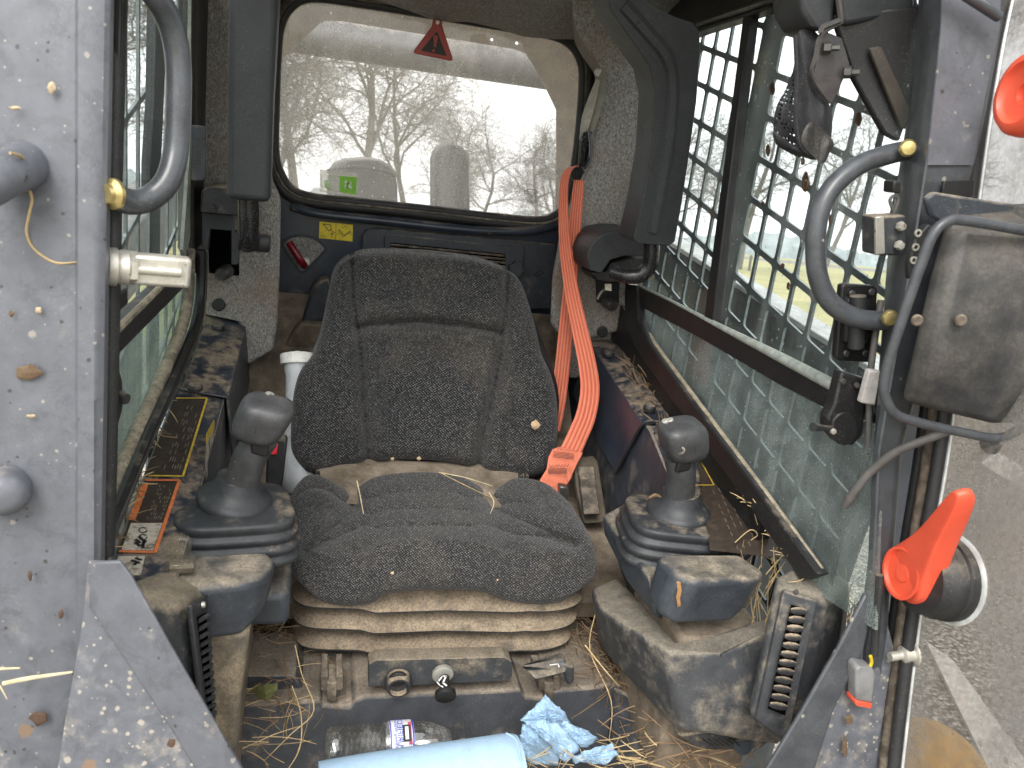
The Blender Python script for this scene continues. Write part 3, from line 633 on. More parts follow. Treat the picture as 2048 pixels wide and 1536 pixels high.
sidebar('glass_pane', [(1262, 70), (1640, -60), (1850, -60), (1850, 300), (1760, 830), (1690, 800), (1262, 575)], .7, .004, 'glass', rw, 0)
sidebar('lower_glass_pane', [(1258, 590), (1700, 835), (1765, 850), (1750, 1260), (1640, 1190), (1487, 990), (1262, 660)], .7, .004, 'glasslow', rw, 0)
sidebar('tape_strip', [(1505, 100), (1536, 102), (1532, 170), (1500, 170)], .6985, .0006, 'clear', rw, 0)
def grille(name, X, y0, y1, z0, z1, cell=(.0650, .0685), slope=.22, solids=(), th=.0045, yref=1.365, zref=-.029, parent=None, bar=(.0085, .0102), label=None):
    """laser-cut guard plate: slanted cells with rounded corners"""
    cy_, cz = cell; vs, fs = [], []; i0 = int(math.floor((y0 - yref) / cy_)); i1 = int(math.ceil((y1 - yref) / cy_))
    for i in range(i0, i1):
        for j in range(-14, 16):
            ya, yb = yref + i * cy_, yref + (i + 1) * cy_
            # bars fall towards the front (small y)
            def zz(y, jj): return zref + jj * cz + (y - yref) * slope
            zc = zz((ya + yb) / 2, j + .5)
            if zc < z0 or zc > z1 or ya < y0 - cy_ * .5 or yb > y1 + cy_ * .5: continue
            c = [(ya, zz(ya, j)), (yb, zz(yb, j)), (yb, zz(yb, j + 1)), (ya, zz(ya, j + 1))]
            solid = any(a <= (ya + yb) / 2 <= b for a, b in solids)
            if solid:
                k = len(vs); vs += [(X, y, z) for y, z in c] + [(X + th, y, z) for y, z in c]; fs += [(k, k + 1, k + 2, k + 3), (k + 7, k + 6, k + 5, k + 4)]; continue
            by, bz = bar[0] / 2, bar[1] / 2
            inn = [(ya + by, zz(ya + by, j) + bz), (yb - by, zz(yb - by, j) + bz), (yb - by, zz(yb - by, j + 1) - bz), (ya + by, zz(ya + by, j + 1) - bz)]
            r = .0085; hole_ = []; outer_ = []
            for q in range(4):
                p0 = Vector((*inn[q], 0)); pa = Vector((*inn[q - 1], 0)); pb = Vector((*inn[(q + 1) % 4], 0)); da = (pa - p0).normalized(); db = (pb - p0).normalized()
                for s_ in (0, .33, .67, 1):
                    a = p0 + da * r; b = p0 + db * r; hole_.append(a * (1 - s_) ** 2 + p0 * 2 * s_ * (1 - s_) + b * s_ ** 2)
                    outer_.append(Vector((*c[q], 0)))
            # make outer points spread along edges so quads are sane
            k = len(vs); n = len(hole_)
            for X_ in (X, X + th):
                vs += [(X_, p.x, p.y) for p in hole_] + [(X_, y, z) for y, z in c]
            H = n + 4
            for side_, o in ((0, 0), (1, H)):
                for q in range(4):
                    cc = k + o + n + q; nx = k + o + n + (q + 1) % 4
                    for s_ in range(3): fs.append((cc, k + o + q * 4 + s_ + 1, k + o + q * 4 + s_) if side_ else (cc, k + o + q * 4 + s_, k + o + q * 4 + s_ + 1))
                    a, b = k + o + q * 4 + 3, k + o + ((q + 1) % 4) * 4; fs.append((cc, nx, b, a) if side_ else (cc, a, b, nx))
            for m_ in range(n): m2 = (m_ + 1) % n; fs.append((k + m_, k + m2, k + H + m2, k + H + m_))
    o = mesh(name, vs, fs, 'grille', parent, smooth=False); o.data.materials.append(M['grille_edge'])
    for p in o.data.polygons:
        if abs(p.normal.x) < .5: p.material_index = 1
    return o
tag(grille('window_guard', .728, .93, 1.94, -.62, .42, solids=((1.365 + .0, 1.365 + .064),)), 'green black guard plate with slanted openings outside the right side window', 'window guard')
tag(grille('window_guard', -.285, 1.0, 1.94, -.62, .42, cell=(.085, .17), slope=.3, yref=1.33, solids=((1.50, 1.585),)), 'green black guard plate with slanted openings outside the left side window', 'window guard')
# left window
sidebar('window_rail', [(180, 712), (403, 492), (420, 500), (386, 558), (222, 726), (180, 770)], -.236, -.02, 'railblack', lw)
tube('rail_seal', side([(400, 494), (330, 565), (222, 672), (180, 714)], -.238), .005, 'sealtan', lw, sides=8)
sidebar('glass_edge', [(383, -40), (394, -40), (392, 250), (386, 440), (372, 520), (366, 500), (380, 300)], -.243, -.006, 'sealgreen', lw, 0)
sidebar('rear_stile', [(392, -60), (432, -60), (424, 200), (410, 480), (398, 520), (388, 500), (391, 250)], -.236, -.03, 'railblack', lw)
lch = [(402, 500), (400, 590), (388, 655), (352, 745), (300, 862), (250, 985), (205, 1100), (190, 1150)]
tube('sill_channel', side(lch, -.224), .009, 'railblack', lw, sides=8)
tube('sill_seal', side([(u - 24, v - 2) for u, v in lch], -.24), .011, 'sealtan', lw, sides=10)
tube('sill_edge', side([(u + 10, v + 6) for u, v in lch], -.216), .003, 'steel', lw, sides=6)
sidebar('glass_pane', [(150, -90), (400, -90), (396, 500), (150, 745)], -.25, -.004, 'glass', lw, 0)
sidebar('lower_glass_pane', [(150, 745), (400, 500), (385, 660), (200, 1130), (120, 1200)], -.25, -.004, 'glassleft', lw, 0)
sidebar('window_divider', [(313, -60), (332, -60), (330, 150), (322, 330), (300, 400), (300, 330), (308, 200)], -.2515, -.012, 'grille', lw, 0)

# ---------------- steel ledges, side walls and rear floor
def quadstrip(name, A, B, m, parent, th=(0, 0, -.01), bevel=0):
    n = len(A); vs = [Vector(p) for p in A] + [Vector(p) for p in B]; vs += [p + Vector(th) for p in vs]; fs = []
    for i in range(n - 1):
        fs += [(i, i + 1, n + i + 1, n + i), (2 * n + i, 3 * n + i, 3 * n + i + 1, 2 * n + i + 1), (i, 2 * n + i, 2 * n + i + 1, i + 1), (n + i, n + i + 1, 3 * n + i + 1, 3 * n + i)]
    fs += [(0, n, 3 * n, 2 * n), (n - 1, 3 * n - 1, 4 * n - 1, 2 * n - 1)]
    return mesh(name, vs, fs, m, parent, bevel)
# right ledge
LZ = lambda y: -.42 - (1.8 - y) * .17
ys = [2.045, 1.8, 1.6, 1.4, 1.2, 1.1, 1.05]
KX = lambda y: .637 - .09 * max(0, 1.3 - y)
KZ = lambda y: LZ(y) - .30 * max(0, 1.3 - y)
quadstrip('right_ledge', [(KX(y), y, KZ(y)) for y in ys], [(.70, y, LZ(y) + .012) for y in ys], 'ledge', cab, (0, 0, -.02), .004)
quadstrip('right_ledge_riser', [(.69, y, LZ(y) + .01) for y in ys], [(.69, y, LZ(y) + .075 + .03 * (y - .84)) for y in ys], 'railblack', cab, (.02, 0, 0))
quadstrip('right_side_wall', [(KX(y), y, KZ(y) + .002) for y in ys], [(.625, y, -1.05) for y in ys], 'dustysteel', cab, (.012, 0, 0))
# cover plate on the rear half, lipped at its front edge
cy0 = 1.42
quadstrip('ledge_cover', [(.629, y, LZ(y) + .006) for y in (1.78, 1.6, cy0)], [(.69, y, LZ(y) + .018) for y in (1.78, 1.6, cy0)], 'ledge', cab, (0, 0, -.004), .003)
quadstrip('ledge_cover_side', [(.629, y, LZ(y) + .006) for y in (1.78, 1.6, cy0)], [(.62, y + .07, LZ(y) - .13) for y in (1.78, 1.6, cy0)], 'bluesteel', cab, (.004, 0, 0), .002)
tube('cover_lip', [(.685, cy0 - .002, LZ(cy0) + .018), (.66, cy0 - .003, LZ(cy0) + .013), (.632, cy0, LZ(cy0) + .008), (.624, cy0 + .03, LZ(cy0) - .05), (.617, cy0 + .07, LZ(cy0) - .13)], .003, 'rubber', cab, sides=8)
for (u, v) in ((1216, 706), (1298, 815)):
    p = onp(u, v + 4, (.637, 1.8, -.405), Vector((-.2, -.17, 1)).normalized()); bolt('cover_bolt', p, (0, -.17, 1), .0125, 'rubber', cab, .010)
# left ledge
ys2 = [2.045, 1.8, 1.6, 1.4, 1.2, 1.0, .96]
box('rear_corner_filler', .60, .722, 1.83, 2.045, -.5, -.34, 'felt', cab, 0); box('rear_corner_filler', -.26, -.16, 1.83, 2.045, -.5, -.34, 'felt', cab, 0)
quadstrip('left_ledge', [(-.150, y, LZ(y) - .012) for y in ys2], [(-.232, y, LZ(y) + .0) for y in ys2], 'ledge', cab, (0, 0, -.02), .004)
quadstrip('left_side_wall', [(-.150, y, LZ(y) - .013) for y in ys2], [(-.140, y, -1.05) for y in ys2], 'dustysteel', cab, (-.012, 0, 0))
quadstrip('ledge_cover', [(-.143, y, LZ(y) - .004) for y in (1.78, 1.6, 1.46)], [(-.222, y, LZ(y) + .006) for y in (1.78, 1.6, 1.46)], 'ledge', cab, (0, 0, -.004), .003)
quadstrip('ledge_cover_side', [(-.143, y, LZ(y) - .004) for y in (1.78, 1.6, 1.46)], [(-.134, y + .05, LZ(y) - .14) for y in (1.78, 1.6, 1.46)], 'dustysteel', cab, (-.004, 0, 0), .002)
for (u, v) in ((436, 657), (390, 777)):
    p = onp(u, v + 2, (-.15, 1.8, -.424), Vector((.1, -.17, 1)).normalized()); bolt('cover_bolt', p, (0, -.17, 1), .0135, 'rubber', cab, .011)
# decals on the left ledge
LP0 = Vector((-.150, 1.8, -.432)); LN = (Vector((0, -.98, -.17 * .98)).cross(Vector((-.082, 0, .012)))).normalized()
if LN.z < 0: LN = -LN
def onl(u, v, h=.0015): return onp(u, v, LP0 + LN * h, LN)
plate('safety_decal', [onl(352, 796), (onl(415, 796)), onl(366, 953), onl(287, 953)], -LN * .0006, 'label', cab)
def strokes(name, segs, w, m, h=.0022, f=onl, nrm=LN, parent=cab):
    gs = []
    for (a, b, c, d) in segs:
        p, q = f(a, b, h), f(c, d, h); t = (q - p).normalized(); s_ = t.cross(nrm) * w / 2; gs.append(([p - s_, q - s_, q + s_, p + s_], [(0, 1, 2, 3)]))
    v, f_ = join(gs); o = mesh(name, v, f_, m, parent, smooth=False); return o
strokes('decal_border', [(414, 797, 366, 952), (366, 952, 297, 951), (352, 796, 414, 796)], .0032, 'yellowworn')
plate('safety_decal', [onl(291, 960), onl(360, 960), onl(311, 1105), onl(234, 1105)], -LN * .0006, 'label', cab)
strokes('decal_border', [(359, 960, 310, 1104), (310, 1104, 238, 1102), (291, 960, 359, 960)], .0045, 'orangeworn')
strokes('decal_bar', [(291, 966, 263, 1040)], .009, 'orangeworn', .0021)
plate('decal_picture', [onl(262, 1046, .0022), onl(325, 1046, .0022), onl(306, 1100, .0022), onl(243, 1100, .0022)], -LN * .0005, 'whiteworn', cab)
strokes('decal_figure', [(271, 1078, 281, 1086), (278, 1072, 290, 1084), (288, 1082, 285, 1096), (292, 1080, 283, 1092), (270, 1084, 280, 1092)], .004, 'ink', .0028)
tube('decal_roller', [onl(286 + 8 * math.cos(a * .7), 1060 + 5 * math.sin(a * .7), .003) for a in range(9)], .0008, 'ink', cab, sides=5)
tube('decal_roller', [onl(286 + 8 * math.cos(a * .7), 1074 + 5 * math.sin(a * .7), .003) for a in range(9)], .0008, 'ink', cab, sides=5)
plate('decal_picture', [onl(238, 1112, .0022), onl(290, 1112, .0022), onl(282, 1150, .0022), onl(215, 1150, .0022)], -LN * .0005, 'whiteworn', cab)
strokes('decal_figure', [(262, 1120, 280, 1126), (270, 1116, 284, 1120), (274, 1124, 268, 1130)], .004, 'ink', .0028)
# faint text rows on both decals
sg = []; rt = random.Random(5)
for i in range(12):
    for k in range(9):
        t = .05 + .1 * k + rt.uniform(0, .03); f0, f1 = .12 + i * .068, .12 + i * .068
        if rt.random() < .65 and i > 4:
            a = (352 + (415 - 352) * f0, 800); b_ = (287 + (366 - 287) * f0, 950); t2 = t + .06
            sg.append((a[0] + (b_[0] - a[0]) * t, a[1] + 150 * t, a[0] + (b_[0] - a[0]) * t2, a[1] + 150 * t2))
            a = (291 + 68 * f0, 964); b_ = (262 + 65 * f0, 1044); sg.append((a[0] + (b_[0] - a[0]) * t, a[1] + 80 * t, a[0] + (b_[0] - a[0]) * t2, a[1] + 80 * t2))
tag(strokes('decal_text', sg, .0011, 'fadedtext', .0021), kind='stuff')
# decal on the left side wall
def onw(u, v, h=.0015): return onp(u, v, Vector((-.150 + h, 1.5, -.6)), Vector((1, 0, .02)).normalized())
plate('side_decal', [onw(413, 868), onw(429, 838), onw(428, 930), onw(411, 960)], (-.0006, 0, 0), 'whiteworn', cab)
plate('side_decal_heading', [onw(413, 868, .0024), onw(429, 838, .0024), onw(429, 856, .0024), onw(413, 887, .0024)], (-.0006, 0, 0), 'yellowworn', cab)
# decal outline on the right ledge
RP0 = Vector((.637, 1.8, -.42)); RN = Vector((-.012, 0, .063)).cross(Vector((0, 1, .17))); RN = (Vector((0, -.98, -.17 * .98)).cross(Vector((-.063, 0, -.012)))).normalized(); RN = RN if RN.z > 0 else -RN
def onr(u, v, h=.0015): return onp(u, v, RP0 + RN * h, RN)
plate('ledge_decal', [onr(1392, 900), onr(1402, 893), onr(1600, 1120), onr(1420, 1100)], -RN * .0005, 'label', cab)
strokes('decal_border', [(1364, 940, 1388, 970), (1388, 970, 1428, 970), (1428, 970, 1398, 915)], .002, 'yellowworn', .003, onr, RN)
sg = []
for i in range(5):
    for k in range(9):
        if rt.random() < .75: a = 1425 + i * 12 + k * 6; b_ = 980 + k * 14 - i * 4; sg.append((a, b_, a + 4, b_ + 8))
tag(strokes('decal_text', sg, .001, 'fadedtext', .0025, onr, RN), kind='stuff')
# rear floor shelf behind the seat, sloping dusty plate and side hump
rear = [(-.14, 2.04, -.40), (.62, 2.04, -.40), (.62, 1.80, -.63), (.62, 1.3, -.80), (-.14, 1.3, -.80), (-.14, 1.80, -.63)]
mesh('rear_shelf', rear + [Vector(p) - Vector((0, 0, .03)) for p in rear], [(0, 1, 2, 5), (5, 2, 3, 4), (6, 11, 8, 7), (11, 10, 9, 8), (0, 6, 7, 1), (3, 9, 10, 4)], 'floordust', cab)
pxp('shelf_bump', [(625, 575), (640, 560), (660, 560), (672, 640), (600, 652)], 1.97, .06, 'dustysteel', cab, .008)
pxp('shelf_bump', [(583, 668), (600, 648), (680, 652), (690, 700), (560, 706)], 1.93, .08, 'floordust', cab, .01)
plate('round_plug', [at(592 + 20 * math.cos(a * .5236), 598 + 20 * math.sin(a * .5236), Y=YR - .0015) for a in range(12)], (0, .001, 0), 'tube', cab)
# rear vent cover
vc = thing('vent_cover', at(900, 560, Y=YR - .01), 'grey plastic heater cover with slotted grille behind the seat', 'vent cover')
def rr_(px, Y, n=5): return smooth([at(u, v, Y=Y) for u, v in px], n, True)
pxp('cover_plate', [(725, 470), (733, 460), (752, 457), (1000, 478), (1112, 490), (1110, 618), (1060, 618), (900, 600), (725, 590)], YR - .025, .024, 'console', vc, .005)
pxp('cover_frame', [(768, 472), (775, 468), (960, 487), (1050, 492), (1046, 548), (1018, 545), (1016, 600), (768, 590)], YR - .031, .008, 'console', vc, .003)
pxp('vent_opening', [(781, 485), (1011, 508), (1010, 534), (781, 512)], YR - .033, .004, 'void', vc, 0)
for k in range(4):
    y = 489.5 + k * 7; p, q = at(782, y, Y=YR - .036), at(1010, y + 22.5, Y=YR - .036); v, f = tubeg([p, q], .0026, 6); mesh('vent_slat', v, f, 'grime', vc)
for u in (840, 899, 957): p, q = at(u, 485 + (u - 781) * .1, Y=YR - .039), at(u, 515 + (u - 781) * .1, Y=YR - .039); v, f = tubeg([p, q], .0014, 5); mesh('vent_rib', v, f, 'ink', vc)
v, f = lathe([(.0, 0), (.006, 0), (.006, .003)], at(899, 490, Y=YR - .034), (0, -1, 0), 10); mesh('vent_clip', v, f, 'tube', vc)
kn = []
for k in range(28):
    a = 2 * math.pi * k / 28; r = .019 + .003 * math.cos(a * 7); kn.append(at(1033, 540, Y=YR - .05) + Vector((math.cos(a) * r, 0, math.sin(a) * r)))
plate('cover_knob', kn, (0, .014, 0), 'console', vc, bevel=.002)
strokes2 = [((1067, 550), (1082, 540)), ((1072, 552), (1088, 545)), ((1082, 540), (1088, 547)), ((1066, 552), (1076, 553))]
for (a, b_) in strokes2: v, f = tubeg([at(*a, Y=YR - .026), at(*b_, Y=YR - .026)], .0012, 5); mesh('moulded_mark', v, f, 'plastic', vc)
# yellow loader sticker with pictograms
ys_ = thing('loader_sticker', at(672, 463, Y=YR - .003), 'yellow sticker with bucket pictograms below the rear window', 'sticker')
pxp('sticker_sheet', [(639, 443), (706, 449), (705, 483), (638, 476)], YR - .004, .002, 'yellow', ys_, 0)
def inkline(pts, w, Y, m, parent, nm='print_line'):
    gs = []
    for i in range(len(pts) - 1):
        p, q = at(*pts[i], Y=Y), at(*pts[i + 1], Y=Y); t = (q - p).normalized(); s_ = t.cross(Vector((0, -1, 0))) * w / 2; p -= t * w * .3; q += t * w * .3
        gs.append(([p - s_, q - s_, q + s_, p + s_], [(0, 1, 2, 3)]))
    v, f = join(gs); return mesh(nm, v, f, m, parent, smooth=False)
YS = YR - .0048
inkline([(672, 446), (671.5, 479)], .0008, YS, 'ink', ys_); inkline([(646, 448), (658, 462), (662, 459), (662, 450), (646, 448)], .0018, YS, 'ink', ys_)
inkline([(661, 460), (669, 466)], .0016, YS, 'ink', ys_); inkline([(664, 475), (664, 466)], .0014, YS, 'ink', ys_); inkline([(661, 469), (664, 466), (667, 469)], .0014, YS, 'ink', ys_)
inkline([(678, 459), (688, 471), (701, 462)], .0018, YS, 'ink', ys_); inkline([(676, 461), (687, 474), (702, 464)], .001, YS, 'ink', ys_)
inkline([(684, 456), (690, 453), (696, 456)], .0008, YS, 'ink', ys_)
for x in (642, 648, 676, 701): inkline([(x, 471 if x < 660 else 466), (x + 3, 471 if x < 660 else 466), (x + 3, 474 if x < 660 else 470), (x, 474 if x < 660 else 470), (x, 471 if x < 660 else 466)], .0006, YS, 'ink', ys_)
# red lever in a fan-shaped recess
rl = thing('release_lever', at(600, 510, Y=YR - .03), 'dark red release lever in a fan shaped recess left of the seat', 'lever')
fan = [at(x, y, Y=YR - .004) for x, y in [(566, 490), (580, 476), (600, 472), (625, 476), (640, 485), (651, 497), (646, 505), (612, 541), (604, 543), (596, 538)]]
plate('lever_recess', fan, (0, .003, 0), 'felt', rl); v, f = tubeg(smooth(fan, 3, True), .0028, 6, True); mesh('recess_rim', v, f, 'bluesteel', rl)
tube('lever_grip', [at(578, 485, Y=YR - .028), at(590, 503, Y=YR - .034), at(603, 523, Y=YR - .034), at(609, 531, Y=YR - .02)], .0085, 'red', rl, sides=16)
lat('lever_pivot', [(.01, 0), (.01, .012), (.007, .015)], at(611, 523, Y=YR - .005), (0, -1, 0), 'white', rl)
# exit sticker and etched mark on the rear glass
xs = thing('exit_sticker', at(678, 365, Y=YR - .004), 'clear and green exit sticker with running figure inside the rear window', 'sticker')
YG = YR - .002
pxp('sticker_sheet', [(640, 339), (715, 346), (714, 392), (639, 383)], YG, .0005, 'frosted', xs, 0)
inkline([(643, 351), (643, 372), (668, 381)], .0007, YG - .001, 'green', xs); inkline([(643, 351), (676, 354)], .0007, YG - .001, 'green', xs)
for a, b_ in (((648, 362), (651, 372)), ((652, 360), (652, 372)), ((655, 361), (653, 372)), ((659, 365), (654, 374)), ((650, 372), (656, 378)), ((656, 378), (664, 379))): inkline([a, b_], .0018, YG - .001, 'green', xs, 'hand_print')
gsq = [at(x, y, Y=YG - .0008) for x, y in [(679, 352), (714, 354), (712, 390), (679, 384)]]
hsq = [at(x, y, Y=YG - .0008) for x, y in [(689, 361), (703, 362), (703, 379), (689, 376)]]
plate('exit_frame', gsq, (0, .0004, 0), 'green', xs, holes=[hsq])
for a, b_, w in (((699, 362), (697, 365), .006), ((697, 366), (694, 374), .005), ((697, 367), (703, 370), .0025), ((697, 367), (690, 368), .0025), ((694, 374), (700, 378), .003), ((700, 378), (699, 384), .003), ((694, 374), (688, 380), .003)): inkline([a, b_], w, YG - .001, 'green', xs, 'running_figure')
em = thing('glass_marking', at(1063, 395, Y=YG), 'small grey etched maker oval and text lines low on the rear glass', 'glass marking')
tube('marking_oval', [at(1061.5 + 13 * math.cos(a * .5236), 383.5 + 4.6 * math.sin(a * .5236), Y=YG) for a in range(12)], .0008, 'ink', em, sides=5, closed=True, n=3)
xr, xu = Vector((1, 0, 0)), Vector((0, 0, 1))
text('marking_text', 'tempglass', .0062, at(1061.5, 383.5, Y=YG), (1, 0, 0), xu, 'ink', em, .0001)
for s_, v_ in (('TEMPERED AS-2', 392), ('LAMINATED', 397), ('M 203 AS2 T48', 401), ('43R-001587', 405.5)): text('marking_text', s_, .0048, at(1063, v_, Y=YG), (1, 0, 0), xu, 'greyink', em, .0001)
# warning triangle
wt = thing('warning_triangle', at(870, 45, Y=2.0), 'red plastic triangle tag with exclamation mark hanging in the rear window', 'warning tag')
TY = 1.99
pxp('tag_plate', [(866, 38), (884, 40), (885, 52), (904, 112), (906, 119), (902, 122), (830, 107), (827, 103), (830, 98), (864, 52)], TY, .005, 'redtag', wt, .0015)
pxp('tag_field', [(874, 62), (893, 112), (842, 101)], TY - .0012, .001, 'ink', wt, 0)
pxp('exclamation_bar', [(867, 71), (873, 70), (876, 73), (872, 94), (868, 94)], TY - .0022, .0008, 'redtag', wt, 0)
pxp('exclamation_dot', [(867 + 3.2 * math.cos(a * .7854), 101 + 3 * math.sin(a * .7854)) for a in range(8)], TY - .0022, .0008, 'redtag', wt, 0)
bolt('tag_rivet', at(875, 45, Y=TY - .001), (0, -1, 0), .005, 'silver', wt, .003)

# ================================================================== FLOOR, RISER AND FRONT FRAME
fl = mesh('cab_floor', *bx(-.16, .66, .55, 1.7, -1.02, -1.0), 'floordust', cab)
ri = thing('seat_riser', (.22, 1.15, -.9), 'dark moulded floor riser the seat is bolted to', 'seat riser')
prof = [(465, 1424), (475, 1408), (640, 1398), (645, 1408), (700, 1412), (712, 1398), (730, 1392), (1040, 1378), (1050, 1392), (1090, 1396), (1110, 1380), (1235, 1368), (1262, 1382)]
top = [at(u, v, Y=1.13) for u, v in prof]; bot = [at(u, v, Y=1.09) for u, v in [(460, 1600), (475, 1600), (640, 1600), (645, 1600), (700, 1600), (712, 1600), (730, 1600), (1040, 1600), (1050, 1600), (1090, 1600), (1110, 1600), (1235, 1600), (1330, 1600)]]
vs = top + bot + [p + Vector((0, .5, 0)) for p in top]; n = len(top); fs = []
for i in range(n - 1): fs += [(i, i + 1, n + i + 1, n + i), (2 * n + i, 2 * n + i + 1, i + 1, i)]
mesh('riser_front', vs, fs, 'floorplastic', ri, bevel=.006, seg=3)
# right shoulder of the riser leaning outward
q = [at(1225, 1372, Y=1.13), at(1268, 1388, Y=1.10), at(1345, 1600, Y=.95), at(1215, 1600, Y=1.05)]
vs = q + [p + Vector((.012, .05, -.03)) for p in q]; mesh('riser_shoulder', vs, [(0, 1, 2, 3), (7, 6, 5, 4), (0, 4, 5, 1), (1, 5, 6, 2), (2, 6, 7, 3), (3, 7, 4, 0)], 'floorplastic', ri, .008, seg=3)
box('riser_deck', -.1, .53, 1.14, 1.62, -.905, -.885, 'floordust', ri, .006)
pxp('mounting_plate', [(478, 1352), (590, 1352), (612, 1388), (470, 1390)], 1.16, .12, 'floorplastic', ri, .003)

# left front post: folded sheet, lower gusset
def loftpx(name, levels, m, parent, bevel=.003, **k):
    """levels: list of [(u,v,Y),...] closed sections from top to bottom"""
    rs = [[at(u, v, Y=y) for u, v, y in L] for L in levels]; return rings(name, rs, m, parent, bevel=bevel, **k)
def lpost(v, x, y0): return [(-260, v, y0), (150, v, y0), (156, v, y0 - .004), (188, v, y0 - .004), (x - 18, v, y0 - .001), (x - 7, v, y0 + .004), (x - 1, v, y0 + .016), (x + 1, v, y0 + .05), (-260, v, y0 + .12)]
fp = thing('front_post', at(100, 900, Y=.88), 'grey blue painted front post spattered with mud, with folded lower gusset', 'cab post')
loftpx('post_face', [lpost(-140, 230, .935), lpost(150, 225, .912), lpost(420, 220, .89), lpost(800, 214, .86), lpost(1150, 208, .832), lpost(1700, 196, .79)], 'paint', fp, 0, angle=28)
tube('inner_seal', [at(236, -60, Y=.99), at(228, 300, Y=.975), at(223, 560, Y=.95), at(217, 900, Y=.93), at(212, 1110, Y=.915)], .0095, 'rubber', fp, sides=10)
pxp('post_flange', [(246, -60), (238, 200), (231, 430), (219, 431), (224, 200), (228, -60)], .975, .03, 'railblack', fp, .002)
gp_ = [(-260, 1130, .826), (60, 1130, .826), (178, 1122, .82), (244, 1122, .835), (262, 1150, .832), (560, 1700, .76), (-260, 1700, .79)]
plate('gusset_plate', [at(u, v, Y=y) for u, v, y in [(176, 1124, .81), (240, 1124, .81), (258, 1148, .806), (580, 1700, .745), (90, 1700, .745), (130, 1440, .777), (165, 1240, .798)]], (0, .004, 0), 'paintlow', fp, bevel=.002)
# raised fold of the gusset edge
ga = [(180, 1126), (178, 1215), (250, 1320), (330, 1440), (440, 1620)]; gb = [(240, 1123), (262, 1152), (340, 1290), (420, 1430), (530, 1620)]
A = [at(u, v, Y=.800 - (v - 1126) * .00009) for u, v in ga]; B = [at(u, v, Y=.792 - (v - 1126) * .00009) for u, v in gb]
quadstrip('gusset_fold', A, B, 'paint', fp, (0, .005, 0), .0015)
tube('handle_end', [at(46, 332, Y=.90), at(34, 338, Y=.875), at(8, 350, Y=.85), at(-30, 372, Y=.83), at(-80, 400, Y=.82)], [.024, .0215, .0205, .02, .02], 'paint', fp, sides=24)
for (u, v, r) in ((12, 975, .0225),):
    p = at(u, v, Y=.885 if v < 600 else .842); lat('hinge_boss', [(r, 0), (r, .02), (r * .85, .03), (r * .4, .034)], p, (.25, -1, .1), 'paint', fp, angle=50)
# lower left black hinge block beside the post
pxp('latch_plate', [(216, 588), (238, 588), (240, 622), (230, 628), (218, 628)], .98, .04, 'railblack', fp, .002)
lp2 = thing('window_latch', at(228, 800, Y=.97), 'black window latch peeking out beside the mud spattered post', 'latch')
pxp('latch_body', [(216, 752), (226, 756), (233, 780), (234, 830), (226, 862), (215, 868)], .97, .03, 'railblack', lp2, .003)
lat('latch_knob', [(.006, 0), (.008, .006), (.006, .014)], at(234, 793, Y=.965), (.8, -.5, 0), 'rubber', lp2); bolt('latch_screw', at(225, 812, Y=.966), (0, -1, 0), .004, 'steel', lp2)

# right front post
def rpost(v, i, j, k, s=0): return [(i, v, .985 - s), (i + 2, v, .975 - s), (j - 5, v, .912 - s), (j + 4, v, .905 - s), (j + 9, v, .903 - s), (j + 14, v, .906 - s), (k - 10, v, .905 - s), (k, v, .91 - s), (k + 4, v, .96 - s), (k, v, 1.0 - s)]
fr_ = thing('front_post', at(1850, 600, Y=.9), 'slate coloured front post carrying the bolted grab handle, dark on its inner side', 'cab post')
loftpx('post_face', [rpost(-120, 1842, 1886, 2012), rpost(51, 1834, 1876, 2003, .0), rpost(195, 1822, 1861, 1977, .01), rpost(300, 1803, 1851, 1956, .02), rpost(500, 1776, 1820, 1905, .035), rpost(900, 1745, 1752, 1800, .075), rpost(1200, 1733, 1738, 1776, .1), rpost(1640, 1690, 1697, 1765, .13)], 'tube', fr_, 0, angle=30)
pl = [(1834, -80), (1882, 0)]
plate('post_skin', [at(u, v, Y=y) for u, v, y in [(1888, -100, .899), (2006, -100, .899), (1999, 60, .8985), (1970, 195, .889), (1946, 330, .880), (1855, 330, .880), (1868, 200, .889), (1882, 60, .8985)]], (0, .002, 0), 'paint', fr_)
tube('stay_rod', [at(1900, -30, Y=.88), at(1945, 0, Y=.88), at(1998, 34, Y=.88)], .006, 'tube', fr_, sides=10, n=3)
pxp('post_slot', [(1888, 362), (1950, 360), (1946, 392), (1884, 396)], .872, .004, 'ink', fr_, .001)
# gusset in the lower right corner
plate('gusset_plate', [at(u, v, Y=y) for u, v, y in [(1731, 1186, .82), (1762, 1196, .815), (1790, 1300, .80), (1790, 1700, .76), (1420, 1700, .76), (1545, 1536, .78), (1640, 1360, .80)]], (0, .004, 0), 'paintlow', fr_, bevel=.002)
A = [at(u, v, Y=.803 - (v - 1186) * .00009) for u, v in [(1731, 1188), (1680, 1290), (1600, 1430), (1530, 1545), (1440, 1700)]]; B = [at(u, v, Y=.798 - (v - 1186) * .00009) for u, v in [(1748, 1205), (1728, 1300), (1668, 1420), (1630, 1540), (1560, 1700)]]
quadstrip('gusset_fold', A, B, 'tube', fr_, (0, .006, 0), .002)
